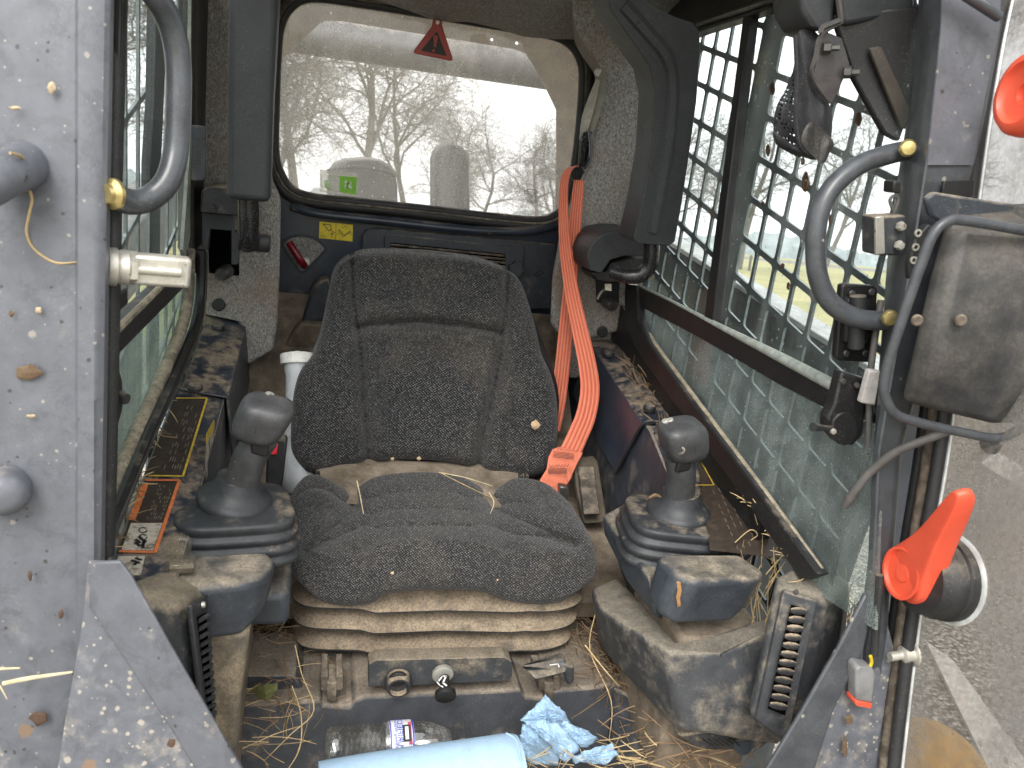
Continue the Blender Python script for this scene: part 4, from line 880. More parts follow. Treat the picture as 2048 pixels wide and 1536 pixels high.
# upper right: roof corner, wiper motor box, diagonal brace
rc = thing('roof_corner_brace', at(1760, 100, Y=1.05), 'dark steel brace under the roof corner beside the window cage', 'brace')
pxp('brace_plate', [(1668, 30, 1.0), (1850, 10, .98), (1828, 200, .975), (1800, 284, .97), (1770, 268, .98), (1710, 160, 1.0)], 1.0, .012, 'railblack', rc, .003)
pxp('brace_fold', [(1740, 96, .985), (1762, 92, .985), (1826, 232, .965), (1806, 262, .965)], .98, .006, 'dimgrime', rc, .002)
pxp('roof_rail', [(1560, -40), (2060, -60), (2060, -140), (1560, -140)], 1.0, .1, 'railblack', rc, .004)
wm = thing('wiper_motor_box', at(1720, 30, Y=1.0), 'dark grey wiper motor cover under the roof above the mesh bag', 'motor cover')
pxp('motor_cover', [(1598, -60), (1604, 22), (1622, 54), (1650, 62), (1668, 50), (1674, -60)], .985, .07, 'plastic', wm, .008, seg=3)
pxp('motor_housing', [(1676, -60), (1682, 38), (1692, 52), (1740, 44), (1800, 28), (1832, 18), (1836, -60)], .99, .08, 'plastic', wm, .01, seg=3)
tube('retaining_strip', [at(1672, -30, Y=.975), at(1681, 34, Y=.975), at(1676, 42, Y=.975), at(1646, 54, Y=.975), at(1641, 66, Y=.975)], .0035, 'steel', wm, sides=6, n=3)
mb = thing('steel_bracket', at(1660, 130, Y=.98), 'bent dark steel bracket holding the mesh bag with two bolts', 'bracket')
bk = [at(u, v, Y=y) for u, v, y in [(1642, 55, .99), (1682, 38, .99), (1684, 50, 1.0), (1650, 66, .985), (1634, 90, .975), (1624, 152, .97), (1662, 205, .968), (1660, 196, .972), (1632, 148, .976)]]
A = [at(u, v, Y=.985) for u, v in [(1646, 60), (1640, 90), (1630, 140), (1624, 155), (1655, 198)]]; B = [at(u, v, Y=.985) for u, v in [(1684, 76), (1700, 130), (1684, 166), (1674, 190), (1662, 208)]]
quadstrip('bracket_plate', A, B, 'bracketsteel', mb, (0, .004, 0), .001)
tube('bracket_edge', [at(1684, 44, Y=.98), at(1650, 62, Y=.98), at(1637, 80, Y=.98), at(1632, 110, Y=.98), at(1624, 152, Y=.98), at(1659, 204, Y=.98)], .003, 'steel', mb, sides=6, n=3)
for (u, v) in ((1648, 96), (1688, 145)):
    p = at(u, v, Y=.982); lat('bolt', [(.0075, 0), (.0075, .008), (.004, .009), (.004, .018)], p, (.8, -.5, .1), 'steel', mb, sides=6, angle=30)
bag = thing('mesh_bag', at(1610, 240, Y=1.0), 'small black mesh bag with torn duct tape hanging from the bracket', 'mesh bag')
def crumpled_solid(name, outline, Y0, m, parent, seed, amp=.01, bulge=.02, n=9, ang=40):
    """stuffed fabric: closed body, creased front and flat back"""
    rg = random.Random(seed); o = [Vector((x, y, 0)) for x, y in outline]; c = sum(o, Vector()) / len(o); O = smooth(o, 4, True); N = len(O); vs, fs = [], []
    cr = [(rg.uniform(0, math.pi), rg.uniform(.8, 2.6), rg.uniform(0, 6), 1 / (1 + i * .6)) for i in range(5)]
    for side_ in (0, 1):
        for j in range(n + 1):
            k = j / n
            for p in O:
                q = c.lerp(p, k); X, Z = (q.x - c.x) / 40, (q.y - c.y) / 40; h = 0
                for a, fr, ph, w in cr: s_ = X * math.cos(a) + Z * math.sin(a) * .4; h += w * abs(((s_ * fr + ph) % 2) - 1)
                y = Y0 - bulge * (1 - k ** 3) * (1 - 2 * side_) + (h - 1.2) * amp * (1 - k ** 4) * (1 - side_); vs.append(at(q.x, q.y, Y=y))
    H = N * (n + 1)
    for j in range(n):
        for i in range(N):
            i2 = (i + 1) % N; A, B_, C_, D_ = j * N + i, j * N + i2, (j + 1) * N + i2, (j + 1) * N + i; fs += [(A, B_, C_, D_), (H + D_, H + C_, H + B_, H + A)]
    for i in range(N): i2 = (i + 1) % N; fs.append((n * N + i, n * N + i2, H + n * N + i2, H + n * N + i))
    return mesh(name, vs, fs, m, parent, angle=ang)
crumpled_solid('bag_body', [(1598, 62), (1632, 64), (1642, 96), (1636, 150), (1658, 206), (1665, 240), (1660, 285), (1640, 318), (1604, 312), (1594, 280), (1590, 200), (1592, 120)], 1.0, 'fabric', bag, 4, .009, .016)
crumpled_solid('bag_net', [(1594, 110), (1588, 135), (1570, 180), (1554, 210), (1547, 245), (1550, 280), (1572, 302), (1606, 314), (1604, 260), (1600, 180)], 1.01, 'net', bag, 5, .004, .012)
crumpled_solid('bag_bottom', [(1547, 262), (1552, 288), (1580, 306), (1624, 318), (1636, 312), (1612, 296), (1580, 286)], 1.0, 'fabric', bag, 6, .005, .018)
crumpled_solid('tape_flap', [(1602, 282), (1620, 244), (1650, 262), (1668, 286), (1660, 304), (1647, 327), (1626, 312)], .978, 'ducttape', bag, 7, .006, .002, ang=20)
tube('bag_piping', [at(1590, 70, Y=.982), at(1593, 150, Y=.982), at(1591, 230, Y=.982), at(1600, 290, Y=.982), at(1625, 312, Y=.982)], .0028, 'fabric', bag, sides=6)

# grab handles
gh1 = thing('grab_handle', at(300, 200, Y=.96), 'long curved slate tube grab handle bolted to the mud spattered post', 'grab handle')
tube('handle_tube', [at(258, -70, Y=.95), at(300, -22, Y=.965), at(338, 40, Y=.985), at(355, 110, Y=.99), at(357, 200, Y=.985), at(352, 300, Y=.975), at(335, 362, Y=.96), at(300, 396, Y=.95), at(260, 404, Y=.935), at(232, 392, Y=.92)], .0132, 'tube', gh1, sides=20)
lat('handle_bolt', [(.0155, 0), (.0155, .004), (.010, .007), (.009, .012)], at(230, 388, Y=.905), (-.6, -.8, 0), 'zinc', gh1, sides=20)
gh2 = thing('grab_handle', at(1700, 460, Y=.9), 'slate tube grab handle with two yellow zinc bolts beside the caged window', 'grab handle')
tube('handle_tube', [at(1812, 301, Y=.93), at(1770, 311, Y=.925), at(1715, 332, Y=.92), at(1664, 376, Y=.915), at(1637, 432, Y=.91), at(1631, 500, Y=.905), at(1638, 560, Y=.90), at(1662, 606, Y=.895), at(1702, 632, Y=.89), at(1745, 641, Y=.885), at(1785, 640, Y=.88)], .0122, 'tube', gh2, sides=20)
for (u, v, y) in ((1815, 296, .905), (1779, 636, .865)): lat('handle_bolt', [(.0105, 0), (.0105, .002), (.008, .005), (.002, .006)], at(u, v, Y=y), (-.3, -1, 0), 'zinc', gh2, sides=20)
# door striker
ds = thing('door_striker', at(300, 535, Y=.93), 'worn silver door striker pin with hexagonal base on the post', 'striker')
p0 = at(222, 533, Y=.925); axd = (at(383, 545, Y=.95) - p0).normalized()
lat('striker_flange', [(.019, -.003), (.020, 0), (.020, .005), (.017, .007), (.0185, .009), (.0185, .016), (.016, .018)], p0, axd, 'silver', ds)
lat('striker_nut', [(.018, .016), (.018, .024)], p0, axd, 'silver', ds, sides=6, angle=30)
pz = axd.cross(Vector((0, 1, 0))).normalized(); py = axd.cross(pz)
v, f = boxg(p0 + axd * .049, axd * .029, py * .010, pz * .0165); mesh('striker_pin', v, f, 'silver', ds, .004)
v, f = tubeg([p0 + axd * .026 + Vector((0, -.010, .001)), p0 + axd * .070 + Vector((0, -.010, .001))], .0055, 12); mesh('striker_roller', v, f, 'silver', ds)

# small black module and switch hardware at the right post
sw = thing('switch_box', at(1785, 470, Y=.9), 'small metal switch box with two bolts under a looped cable', 'switch')
pxp('switch_body', [(1752, 433), (1812, 430), (1814, 498), (1804, 512), (1752, 511)], .875, .03, 'dirtyconsole', sw, .003)
pxp('switch_face', [(1752, 434), (1768, 432), (1770, 508), (1752, 510)], .872, .004, 'silver', sw, .001)
for (u, v) in ((1799, 452), (1796, 490)): bolt('switch_bolt', at(u, v, Y=.873), (0, -1, 0), .0058, 'silver', sw, .007, hexa=True)
tag(tube('looped_cable', [at(1792, 440, Y=.885), at(1784, 415, Y=.885), at(1780, 400, Y=.885), at(1788, 392, Y=.885), at(1796, 400, Y=.885), at(1786, 430, Y=.885)], .0022, 'wire', sides=8), 'thin looped dark cable above the metal switch box', 'cable')
pxp('post_clip', [(1788, 362), (1802, 362), (1802, 388), (1786, 386)], .88, .02, 'railblack', fr_, .002)
hb = thing('hinge_bracket', at(1715, 645, Y=.9), 'black window hinge bracket with four screws behind the grab handle', 'hinge')
pxp('hinge_plate', [(1684, 572), (1690, 568), (1750, 572), (1756, 580), (1750, 720), (1744, 726), (1678, 722), (1672, 714)], .915, .012, 'railblack', hb, .003)
pxp('hinge_block', [(1696, 596), (1742, 598), (1738, 690), (1690, 688)], .905, .02, 'railblack', hb, .005)
tube('hinge_pin', [at(1716, 592, Y=.9), at(1712, 695, Y=.9)], .010, 'rubber', hb, n=1)
for (u, v) in ((1703, 587), (1742, 584), (1692, 706), (1730, 706)): bolt('hinge_screw', at(u, v, Y=.913), (0, -1, 0), .0045, 'steel', hb, .003)
wl = thing('window_lock', at(1690, 820, Y=.9), 'black sliding window latch with small lever on the rail end', 'latch')
pxp('latch_housing', [(1684, 744), (1738, 760), (1730, 830), (1726, 870), (1706, 892), (1674, 886), (1656, 864), (1654, 838), (1668, 812)], .885, .02, 'railblack', wl, .003, seg=2)
pxp('latch_disc', [(1690 + 34 * math.cos(a * .5236) * .8, 858 + 34 * math.sin(a * .5236)) for a in range(12)], .878, .012, 'railblack', wl, .002)
tube('latch_lever', [at(1665, 858, Y=.88), at(1645, 856, Y=.875), at(1626, 854, Y=.87)], [.004, .004, .006], 'rubber', wl, sides=10, n=3)
bolt('latch_screw', at(1665, 862, Y=.876), (0, -1, 0), .004, 'silver', wl); bolt('latch_screw', at(1684, 762, Y=.883), (0, -1, 0), .0038, 'steel', wl); bolt('latch_screw', at(1712, 770, Y=.883), (0, -1, 0), .0038, 'steel', wl)
tag(tube('cable', [at(1762, 600, Y=.9), at(1748, 690, Y=.89), at(1740, 760, Y=.885), at(1738, 830, Y=.88), at(1735, 900, Y=.875), at(1722, 960, Y=.87), at(1690, 1010, Y=.86)], .0042, 'wire', sides=10), 'grey cable running down beside the window latch', 'cable')
tag(pxp('shrink_sleeve', [(1740, 740), (1762, 742), (1750, 812), (1722, 806)], .868, .01, 'palegrey', None, .002), 'pale grey sleeve wrapped around the cable by the window latch', 'sleeve')
tag(tube('rubber_hose', [at(1900, 862, Y=.80), at(1850, 880, Y=.80), at(1790, 905, Y=.81), at(1740, 945, Y=.83), at(1705, 988, Y=.84), at(1690, 1012, Y=.85)], .0052, 'wire', sides=12), 'frayed dark hose end curving down from the work light', 'hose')
cn = thing('cable_connector', at(1730, 1370, Y=.77), 'grey electrical connector with yellow wire and orange seal hanging at the post', 'connector')
pxp('connector_body', [(1712, 1340), (1718, 1333), (1748, 1338), (1752, 1350), (1746, 1408), (1712, 1402)], .768, .02, 'connector', cn, .003)
pxp('connector_seal', [(1712, 1402), (1746, 1409), (1744, 1418), (1712, 1412)], .766, .022, 'orange', cn, .002)
tube('yellow_lead', [at(1741, 1312, Y=.775), at(1743, 1325, Y=.775), at(1737, 1340, Y=.775), at(1734, 1350, Y=.775)], .0022, 'yellowwire', cn, sides=8)
tube('black_lead', [at(1760, 1150, Y=.79), at(1755, 1220, Y=.785), at(1748, 1310, Y=.78)], .005, 'rubber', cn, sides=8, n=4)

# ================================================================== DOOR
XD = .78
dr = thing('cab_door', at(1870, 1200, X=XD), 'open glass cab door with black rubber seals and orange latch handles', 'door')
edge = [(2038, -60), (2000, 120), (1955, 420), (1900, 880), (1845, 1200), (1803, 1545), (1790, 1700)]
tube('glass_edge', [at(u, v, X=XD) for u, v in edge], .0032, 'ring', dr, sides=8)
ge = [at(u, v, X=XD) for u, v in edge]
gq = ge + [Vector((XD, .25, ge[-1].z - .2)), Vector((XD, .25, ge[0].z + .1))]
plate('door_glass', gq, (.005, 0, 0), 'glassdoor', dr)
for off, r, mm in ((-16, .008, 'rubber'), (-34, .0085, 'grime'), (-52, .007, 'rubber')):
    tube('door_seal', [at(u + off * (1.1 if v < 900 else 1.0), v, X=XD - .012 + (.004 if off < -40 else 0)) for u, v in edge], r, mm, dr, sides=10)
plate('hinge_jamb', [at(u, v, Y=y) for u, v, y in [(2012, -100, .99), (2030, -100, .99), (1960, 300, .97), (1900, 700, .94), (1850, 1000, .9), (1800, 1300, .88), (1780, 1700, .86), (1740, 1700, .86), (1742, 1300, .88), (1780, 1000, .9), (1850, 700, .94)]], (0, .03, 0), 'postpaint', dr)
H0 = Vector((XD - .001, .765, -.437))
lat('handle_base', [(.052, 0), (.052, -.014), (.049, -.016), (.049, -.03), (.047, -.032), (.043, -.048)], H0, (1, 0, 0), 'rubber', dr, sides=36, angle=50)
lat('handle_ring', [(.056, .002), (.057, -.001), (.053, -.003)], H0, (1, 0, 0), 'ring', dr, sides=36)
def knob(c, tip, name='door_handle', rb=.04):
    # cupped hub that runs out into a rounded lever
    c, tip = Vector(c), Vector(tip); rs = []
    n = 32; dv = (tip - c); L = dv.length; d = dv.normalized(); ax = Vector((1, 0, 0)); sv = d.cross(ax).normalized()
    loops = []
    for xoff, sc_ in ((.004, .72), (0, .9), (-.006, 1), (-.018, 1), (-.03, .93), (-.033, .84), (-.0335, .7)):
        lp_ = []
        for k in range(n):
            a = 2 * math.pi * k / n; ca, sa = math.cos(a), math.sin(a)
            if ca > .25:
                tt = (ca - .25) / .75; wd = .0135 + (.026 - .0135) * (1 - tt) ** 4
                p = c + d * (rb * .4 + (L - rb * .4) * (1 - (1 - tt) ** 1.6) * (1 if sc_ > .99 else .97 - .03 * (1 - sc_))) + sv * (max(-1, min(1, sa * 1.25)) * wd * (1.0 + .3 * max(0, .5 - tt))) * sc_ + Vector((xoff * (1 - .35 * tt) - .012 * tt, 0, 0))
            else: p = c + (d * ca + sv * sa) * rb * sc_ + Vector((xoff, 0, 0))
            lp_.append(p)
        loops.append(lp_)
    return loops
def door_handle(c, tip, parent):
    rs = knob(c, tip); o = rings('latch_handle', rs, 'orange', parent, sub=1, angle=80)
    cc = Vector(c) + Vector((-.034, 0, 0)); sub_ = lat('hub_dish', [(.031, .0), (.0325, -.005), (.029, -.005), (.026, .003), (.012, .0035), (.0105, -.002), (.005, -.002)], cc, (1, 0, 0), 'orange', o, sides=32)
    bolt('hub_screw', cc + Vector((.001, 0, 0)), (-1, 0, 0), .004, 'grime', o, .002)
    return o
door_handle((.755, .778, -.438), (.722, .700, -.292), dr)
lat('upper_handle', [(.036, .0), (.043, -.006), (.046, -.018), (.045, -.03), (.04, -.037), (.033, -.038), (.031, -.033), (.028, -.031), (.012, -.030), (.010, -.025), (.005, -.025)], (XD - .02, .806, .128), (1, -.12, 0), 'orange', dr, sides=36, angle=60)
lat('door_bolt', [(.0165, 0), (.0165, -.003), (.011, -.004), (.011, -.016), (.006, -.018), (.006, -.034)], at(1826, 1306, X=XD - .003), (1, 0, .15), 'silver', dr, sides=18, angle=35)
# amber marker seen through the door
tag(lat('amber_marker', [(.10, 0), (.10, .03), (.06, .05)], at(1865, 1560, X=1.1), (0, -.5, 1), 'amber', None), 'round amber lamp low behind the door glass', 'marker lamp')
# paper strip and pale mortar-like strips lying on the yard
for i, (pts, lb) in enumerate((([(1960, 930), (1990, 905), (2080, 960), (2070, 1000)], 'pale concrete strip on the gravel at the top of the door glass'), ([(1850, 1290), (1905, 1330), (2070, 1560), (1980, 1560)], 'pale concrete strip on the gravel low behind the door glass'))):
    q = [gp(*gat(u, v), .02) for u, v in pts]; tag(plate('concrete_strip', q, -GN * .05, 'paleconcrete', None), lb, 'concrete strip', 'concrete strips on the yard')

# work light with tube guard
wk = thing('work_light', at(1940, 650, Y=.78), 'dirty black lamp housing behind a bent slate tube guard at the door', 'work light')
loftpx('lamp_housing', [[(1890, 470, .80), (1925, 452, .785), (2110, 470, .77), (2110, 400, .86), (1900, 410, .88)], [(1860, 560, .79), (1905, 545, .77), (2110, 560, .75), (2110, 500, .88), (1880, 500, .9)], [(1822, 720, .785), (1870, 712, .76), (2110, 740, .735), (2110, 700, .88), (1850, 690, .9)], [(1802, 802, .79), (1850, 815, .775), (1990, 850, .76), (2110, 850, .85), (1830, 780, .88)]], 'lampshell', wk, .008, seg=3)
pxp('mount_flange', [(1852, 398), (1870, 384), (2100, 420), (2100, 480), (1895, 452), (1862, 430)], .84, .01, 'console', wk, .003)
tube('tube_guard', [at(2130, 476, Y=.76), at(2030, 458, Y=.76), at(1930, 441, Y=.76), at(1895, 443, Y=.76), at(1868, 466, Y=.76), at(1845, 520, Y=.76), at(1800, 650, Y=.76), at(1772, 740, Y=.76), at(1768, 785, Y=.76), at(1788, 825, Y=.76), at(1830, 843, Y=.76), at(1930, 866, Y=.76), at(1995, 876, Y=.76), at(2040, 858, Y=.76), at(2130, 800, Y=.76)], .0056, 'tube', wk, sides=16)
for (u, v) in ((1833, 640), (1920, 640)): bolt('lamp_screw', at(u, v, Y=.755 if u > 1900 else .78), (-.2, -1, 0), .0065, 'grime', wk, .004)
pxp('adjuster_plate', [(1858, 448), (1872, 456), (1834, 540), (1820, 560), (1818, 530), (1830, 480)], .80, .01, 'ink', wk, .002)
for (u, v) in ((1835, 466), (1830, 494), (1826, 520)): lat('adjuster_hole', [(.0042, 0), (.0042, .002), (.0024, .002), (.0024, 0)], at(u, v, Y=.798), (0, -1, 0), 'silver', wk, sides=14)
tube('lamp_lug', [at(1978, 870, Y=.79), at(1970, 890, Y=.79), at(1985, 900, Y=.79), at(1996, 885, Y=.79)], .006, 'rubber', wk, sides=8)

# ================================================================== SEAT
seat = thing('operator_seat', (.24, 1.4, -.88), 'black flecked cloth operator seat on dusty rubber bellows', 'seat')
seamL = [(705, 528), (708, 600), (722, 700), (728, 800), (735, 880), (737, 940)]; seamR = [(1018, 528), (1014, 600), (1004, 690), (985, 800), (968, 870), (955, 945)]
seamH = [(716, 656), (760, 648), (840, 644), (920, 650), (1000, 667)]
def yback(s, t, u, v):
    k = (v - 505) / 450; y = 1.70 - .17 * k + .02 * (k - .55) ** 2 * 4
    x = (u - 850) / 270.0
    y -= .045 * max(0, abs(x) - .55) ** 1.3 * (k + .2)                 # wings come forward
    y += .012 * math.exp(-((x / .5) ** 2))                             # hollow middle
    for sm, w, dp in ((seamL, 8, .030), (seamR, 8, .030), (seamH, 7, .020)):
        d = segd(u, v, sm); y += dp * math.exp(-(d / w) ** 2) - dp * .38 * math.exp(-((d - 26) / 15) ** 2)
    if v < 650 and abs(x) < .6: y -= .01 * math.exp(-((v - 590) / 50.0) ** 2)
    return y + .003 * math.sin(u * .02 + v * .013)
pad('back_cushion', [(690, 520), (715, 508), (760, 503), (850, 506), (940, 516), (985, 528), (1012, 540)],
    [(612, 944), (660, 950), (700, 932), (745, 922), (850, 920), (950, 934), (1000, 952), (1050, 957), (1085, 950)],
    [(690, 520), (668, 545), (655, 600), (643, 660), (628, 705), (602, 740), (588, 785), (582, 850), (585, 905), (612, 944)],
    [(1012, 540), (1036, 556), (1055, 600), (1072, 660), (1082, 706), (1100, 745), (1112, 790), (1116, 850), (1108, 910), (1085, 950)],
    yback, 'seat', seat, depth=.09, ns=120, nt_=110, rnd=.07, rd=.04)
pad('back_shell', [(686, 524), (850, 502), (1016, 538)], [(612, 950), (850, 930), (1090, 958)], [(686, 524), (636, 680), (584, 800), (612, 950)], [(1016, 538), (1076, 660), (1118, 800), (1090, 958)],
    lambda s, t, u, v: 1.76 - .17 * (v - 505) / 450, 'plastic', seat, depth=.04, ns=24, nt_=24, rnd=.1, rd=.02)
# crumbs stuck on the cloth
def ycush(s, t, u, v):
    k = t; x = (u - 880) / 305.0
    y = 1.47 - .24 * min(1, k / .55) ** .9 if k < .55 else 1.23 - .045 * math.sin((k - .55) / .45 * 1.9)
    wing = max(0, abs(x) - .42)
    y -= .065 * min(1, wing * 3) * max(0, 1 - k / .6)                   # raised side bolsters
    for sm, w, dp in (([(703, 1000), (712, 1028), (695, 1052), (650, 1078), (612, 1100)], 11, .026), ([(992, 1000), (986, 1026), (1015, 1048), (1080, 1066), (1150, 1092)], 11, .026), ([(712, 1044), (790, 1036), (880, 1033), (985, 1042)], 14, .011)):
        d = segd(u, v, sm); y += dp * math.exp(-(d / w) ** 2) - dp * .4 * math.exp(-((d - 30) / 18) ** 2)
    y -= .012 * math.exp(-((v - 1085) / 30.0) ** 2) * math.exp(-(x / .5) ** 2) + .006 * math.exp(-(((u - 700) / 60) ** 2 + ((v - 1120) / 30) ** 2)) + .006 * math.exp(-(((u - 1080) / 60) ** 2 + ((v - 1120) / 30) ** 2))
    return y
pad('seat_cushion', [(598, 985), (622, 974), (655, 980), (705, 1003), (760, 975), (850, 966), (930, 975), (990, 1003), (1040, 978), (1090, 984), (1128, 1004)],
    [(600, 1165), (640, 1200), (690, 1212), (740, 1207), (775, 1188), (860, 1180), (960, 1183), (1010, 1200), (1070, 1208), (1120, 1203), (1170, 1172)],
    [(598, 985), (580, 1010), (571, 1060), (570, 1110), (582, 1145), (600, 1165)], [(1128, 1004), (1155, 1030), (1180, 1075), (1192, 1120), (1188, 1155), (1170, 1172)],
    ycush, 'seatlow', seat, depth=.07, ns=120, nt_=100, rnd=.06, rd=.03)
# dusty base pan between cushion and backrest
pxp('seat_pan', [(625, 955, 1.52), (650, 930, 1.56), (1060, 945, 1.56), (1060, 985, 1.5), (1040, 1020, 1.42), (640, 1010, 1.42)], 1.5, .05, 'floordust', seat, .01)
for u in ((630, 640), (1040, 1047), (1052, 1058)): pxp('recliner_strap', [(u[0], 950), (u[1], 950), (u[1], 990), (u[0], 990)], 1.49, .02, 'steel', seat, .001)
# suspension bellows: three flared folds
def bring(z, grow, dent=.0, cx=.245, cyy=1.40, hx=.236, hy=.168):
    def wob(x, y):
        w = 0
        if y < -.55: w = dent * (1 / (1 + math.exp(-(abs(x) - .42) * 16)) - 1) * .6
        return Vector((0, -w * .9, .004 * math.sin(x * 7) * (1 if y < 0 else 0) + (.006 if abs(x) > .5 else 0)))
    return sring((cx, cyy, z), hx + grow, hy + grow, 7, 96, wob=wob)
bz = [-.738, -.780, -.822]
for i, z in enumerate(bz):
    sh = -.004 * i; rs = [bring(z + .008, -.045 + sh), bring(z + .002, -.022 + sh, .01), bring(z - .006, -.004 + sh, .014), bring(z - .013, .009 + sh, .016), bring(z - .019, .018 + sh, .018), bring(z - .0235, .0228 + sh, .018), bring(z - .0245, .024 + sh, .018), bring(z - .0275, .024 + sh, .018), bring(z - .029, .022 + sh, .018), bring(z - .026, -.03 + sh, .01)]
    mesh_ = rings('bellows_fold', rs, 'bellows', seat, angle=24)
rings('bellows_core', [bring(-.72, -.04), bring(-.87, -.045)], 'rubber', seat)
rings('base_skirt', [bring(-.862, -.02), bring(-.874, -.018), bring(-.884, -.04)], 'bellows', seat)
box('seat_base', .0, .47, 1.27, 1.55, -.888, -.868, 'dirtyconsole', seat)
# control strip with knobs
pxp('control_strip', [(737, 1330), (752, 1320), (1010, 1314), (1024, 1324), (1024, 1352), (1016, 1362), (820, 1372), (737, 1374)], 1.125, .03, 'dirtyconsole', seat, .006, seg=3)
lat('heater_knob', [(.021, 0), (.021, -.014), (.0185, -.02), (.0155, -.0205), (.0145, -.012)], at(796, 1358, Y=1.123), (0, 1, .15), 'bellows', seat)
lat('heater_button', [(.0145, 0), (.0145, -.004), (.012, -.006)], at(796, 1356, Y=1.113), (0, 1, .15), 'ink', seat)
inkline([(799, 1350), (795, 1361), (789, 1360)], .0022, 1.1065, 'whiteworn', seat, 'button_mark')
lat('lumbar_collar', [(.017, 0), (.017, -.006), (.012, -.008)], at(885, 1345, Y=1.124), (0, 1, .15), 'silver', seat)
lat('lumbar_knob', [(.008, .0), (.008, -.03), (.0165, -.031), (.017, -.036), (.0165, -.04), (.012, -.042)], at(888, 1349, Y=1.122), (.02, 1, .4), 'ink', seat)
inkline([(878, 1361), (885, 1352), (892, 1352), (886, 1366), (893, 1371)], .0026, 1.079, 'white', seat, 'knob_mark'); inkline([(874, 1364), (880, 1371), (886, 1374)], .0018, 1.079, 'white', seat, 'knob_mark')
for s0, u in (('L', 660), ('R', 1095)):
    pxp('slide_rail', [(u - 18, 1352), (u - 4, 1352), (u - 4, 1384), (u - 18, 1382)], 1.13, .06, 'grime', seat, .002)
    pxp('slide_rail', [(u + 12, 1352), (u + 26, 1352), (u + 26, 1380), (u + 12, 1382)], 1.13, .06, 'grime', seat, .002)
    pxp('rail_floor', [(u - 6, 1366), (u + 14, 1366), (u + 12, 1406), (u - 6, 1404)], 1.125, .05, 'grime', seat, .002)
pxp('slide_lever', [(1060, 1350, 1.10), (1066, 1336, 1.12), (1130, 1318, 1.12), (1136, 1336, 1.11), (1132, 1346, 1.10), (1070, 1362, 1.09)], 1.10, .02, 'console', seat, .004)
pxp('slide_lever_foot', [(1130, 1330), (1150, 1335), (1148, 1366), (1136, 1372), (1128, 1352)], 1.11, .02, 'dirtyconsole', seat, .004)
inkline([(1100, 1330), (1116, 1328), (1118, 1334)], .002, 1.098, 'white', seat, 'lever_mark')
# crumbs and chaff on the seat (countable pieces)
def scrap(u, v, y, r, m, lb, cat='crumb', nm='dirt_crumb'):
    rg = random.Random(int(u)); c = at(u, v, Y=y); pts = []
    rs = []
    for z, k in ((0, .75), (.35, 1), (.7, .8), (1, .3)):
        rs.append([c + Vector((math.cos(a * .785) * r * k * (.7 + .5 * rg.random()), -z * r * .5, math.sin(a * .785) * r * k * (.7 + .5 * rg.random()))) for a in range(8)])
    o = rings(nm, rs, m, None); return tag(o, lb, cat, 'crumbs stuck on the seat cloth')
tanc = mat('tan_mud_crumb', (.52, .37, .22), .9, bump=.3, bscale=300)
scrap(1070, 849, 1.545, .010, tanc, 'tan mud crumb stuck low on the right wing of the backrest')
scrap(785, 918, 1.535, .004, tanc, 'small crumb at the lower edge of the backrest, left one'); scrap(838, 917, 1.535, .005, tanc, 'small crumb at the middle of the backrest lower edge')
scrap(785, 1146, 1.19, .003, tanc, 'sliver of chaff on the front of the seat cushion'); scrap(994, 1161, 1.19, .004, tanc, 'pale round crumb on the front right of the seat cushion'); scrap(651, 1199, 1.215, .004, tanc, 'pale crumb at the lower left corner of the seat cushion')

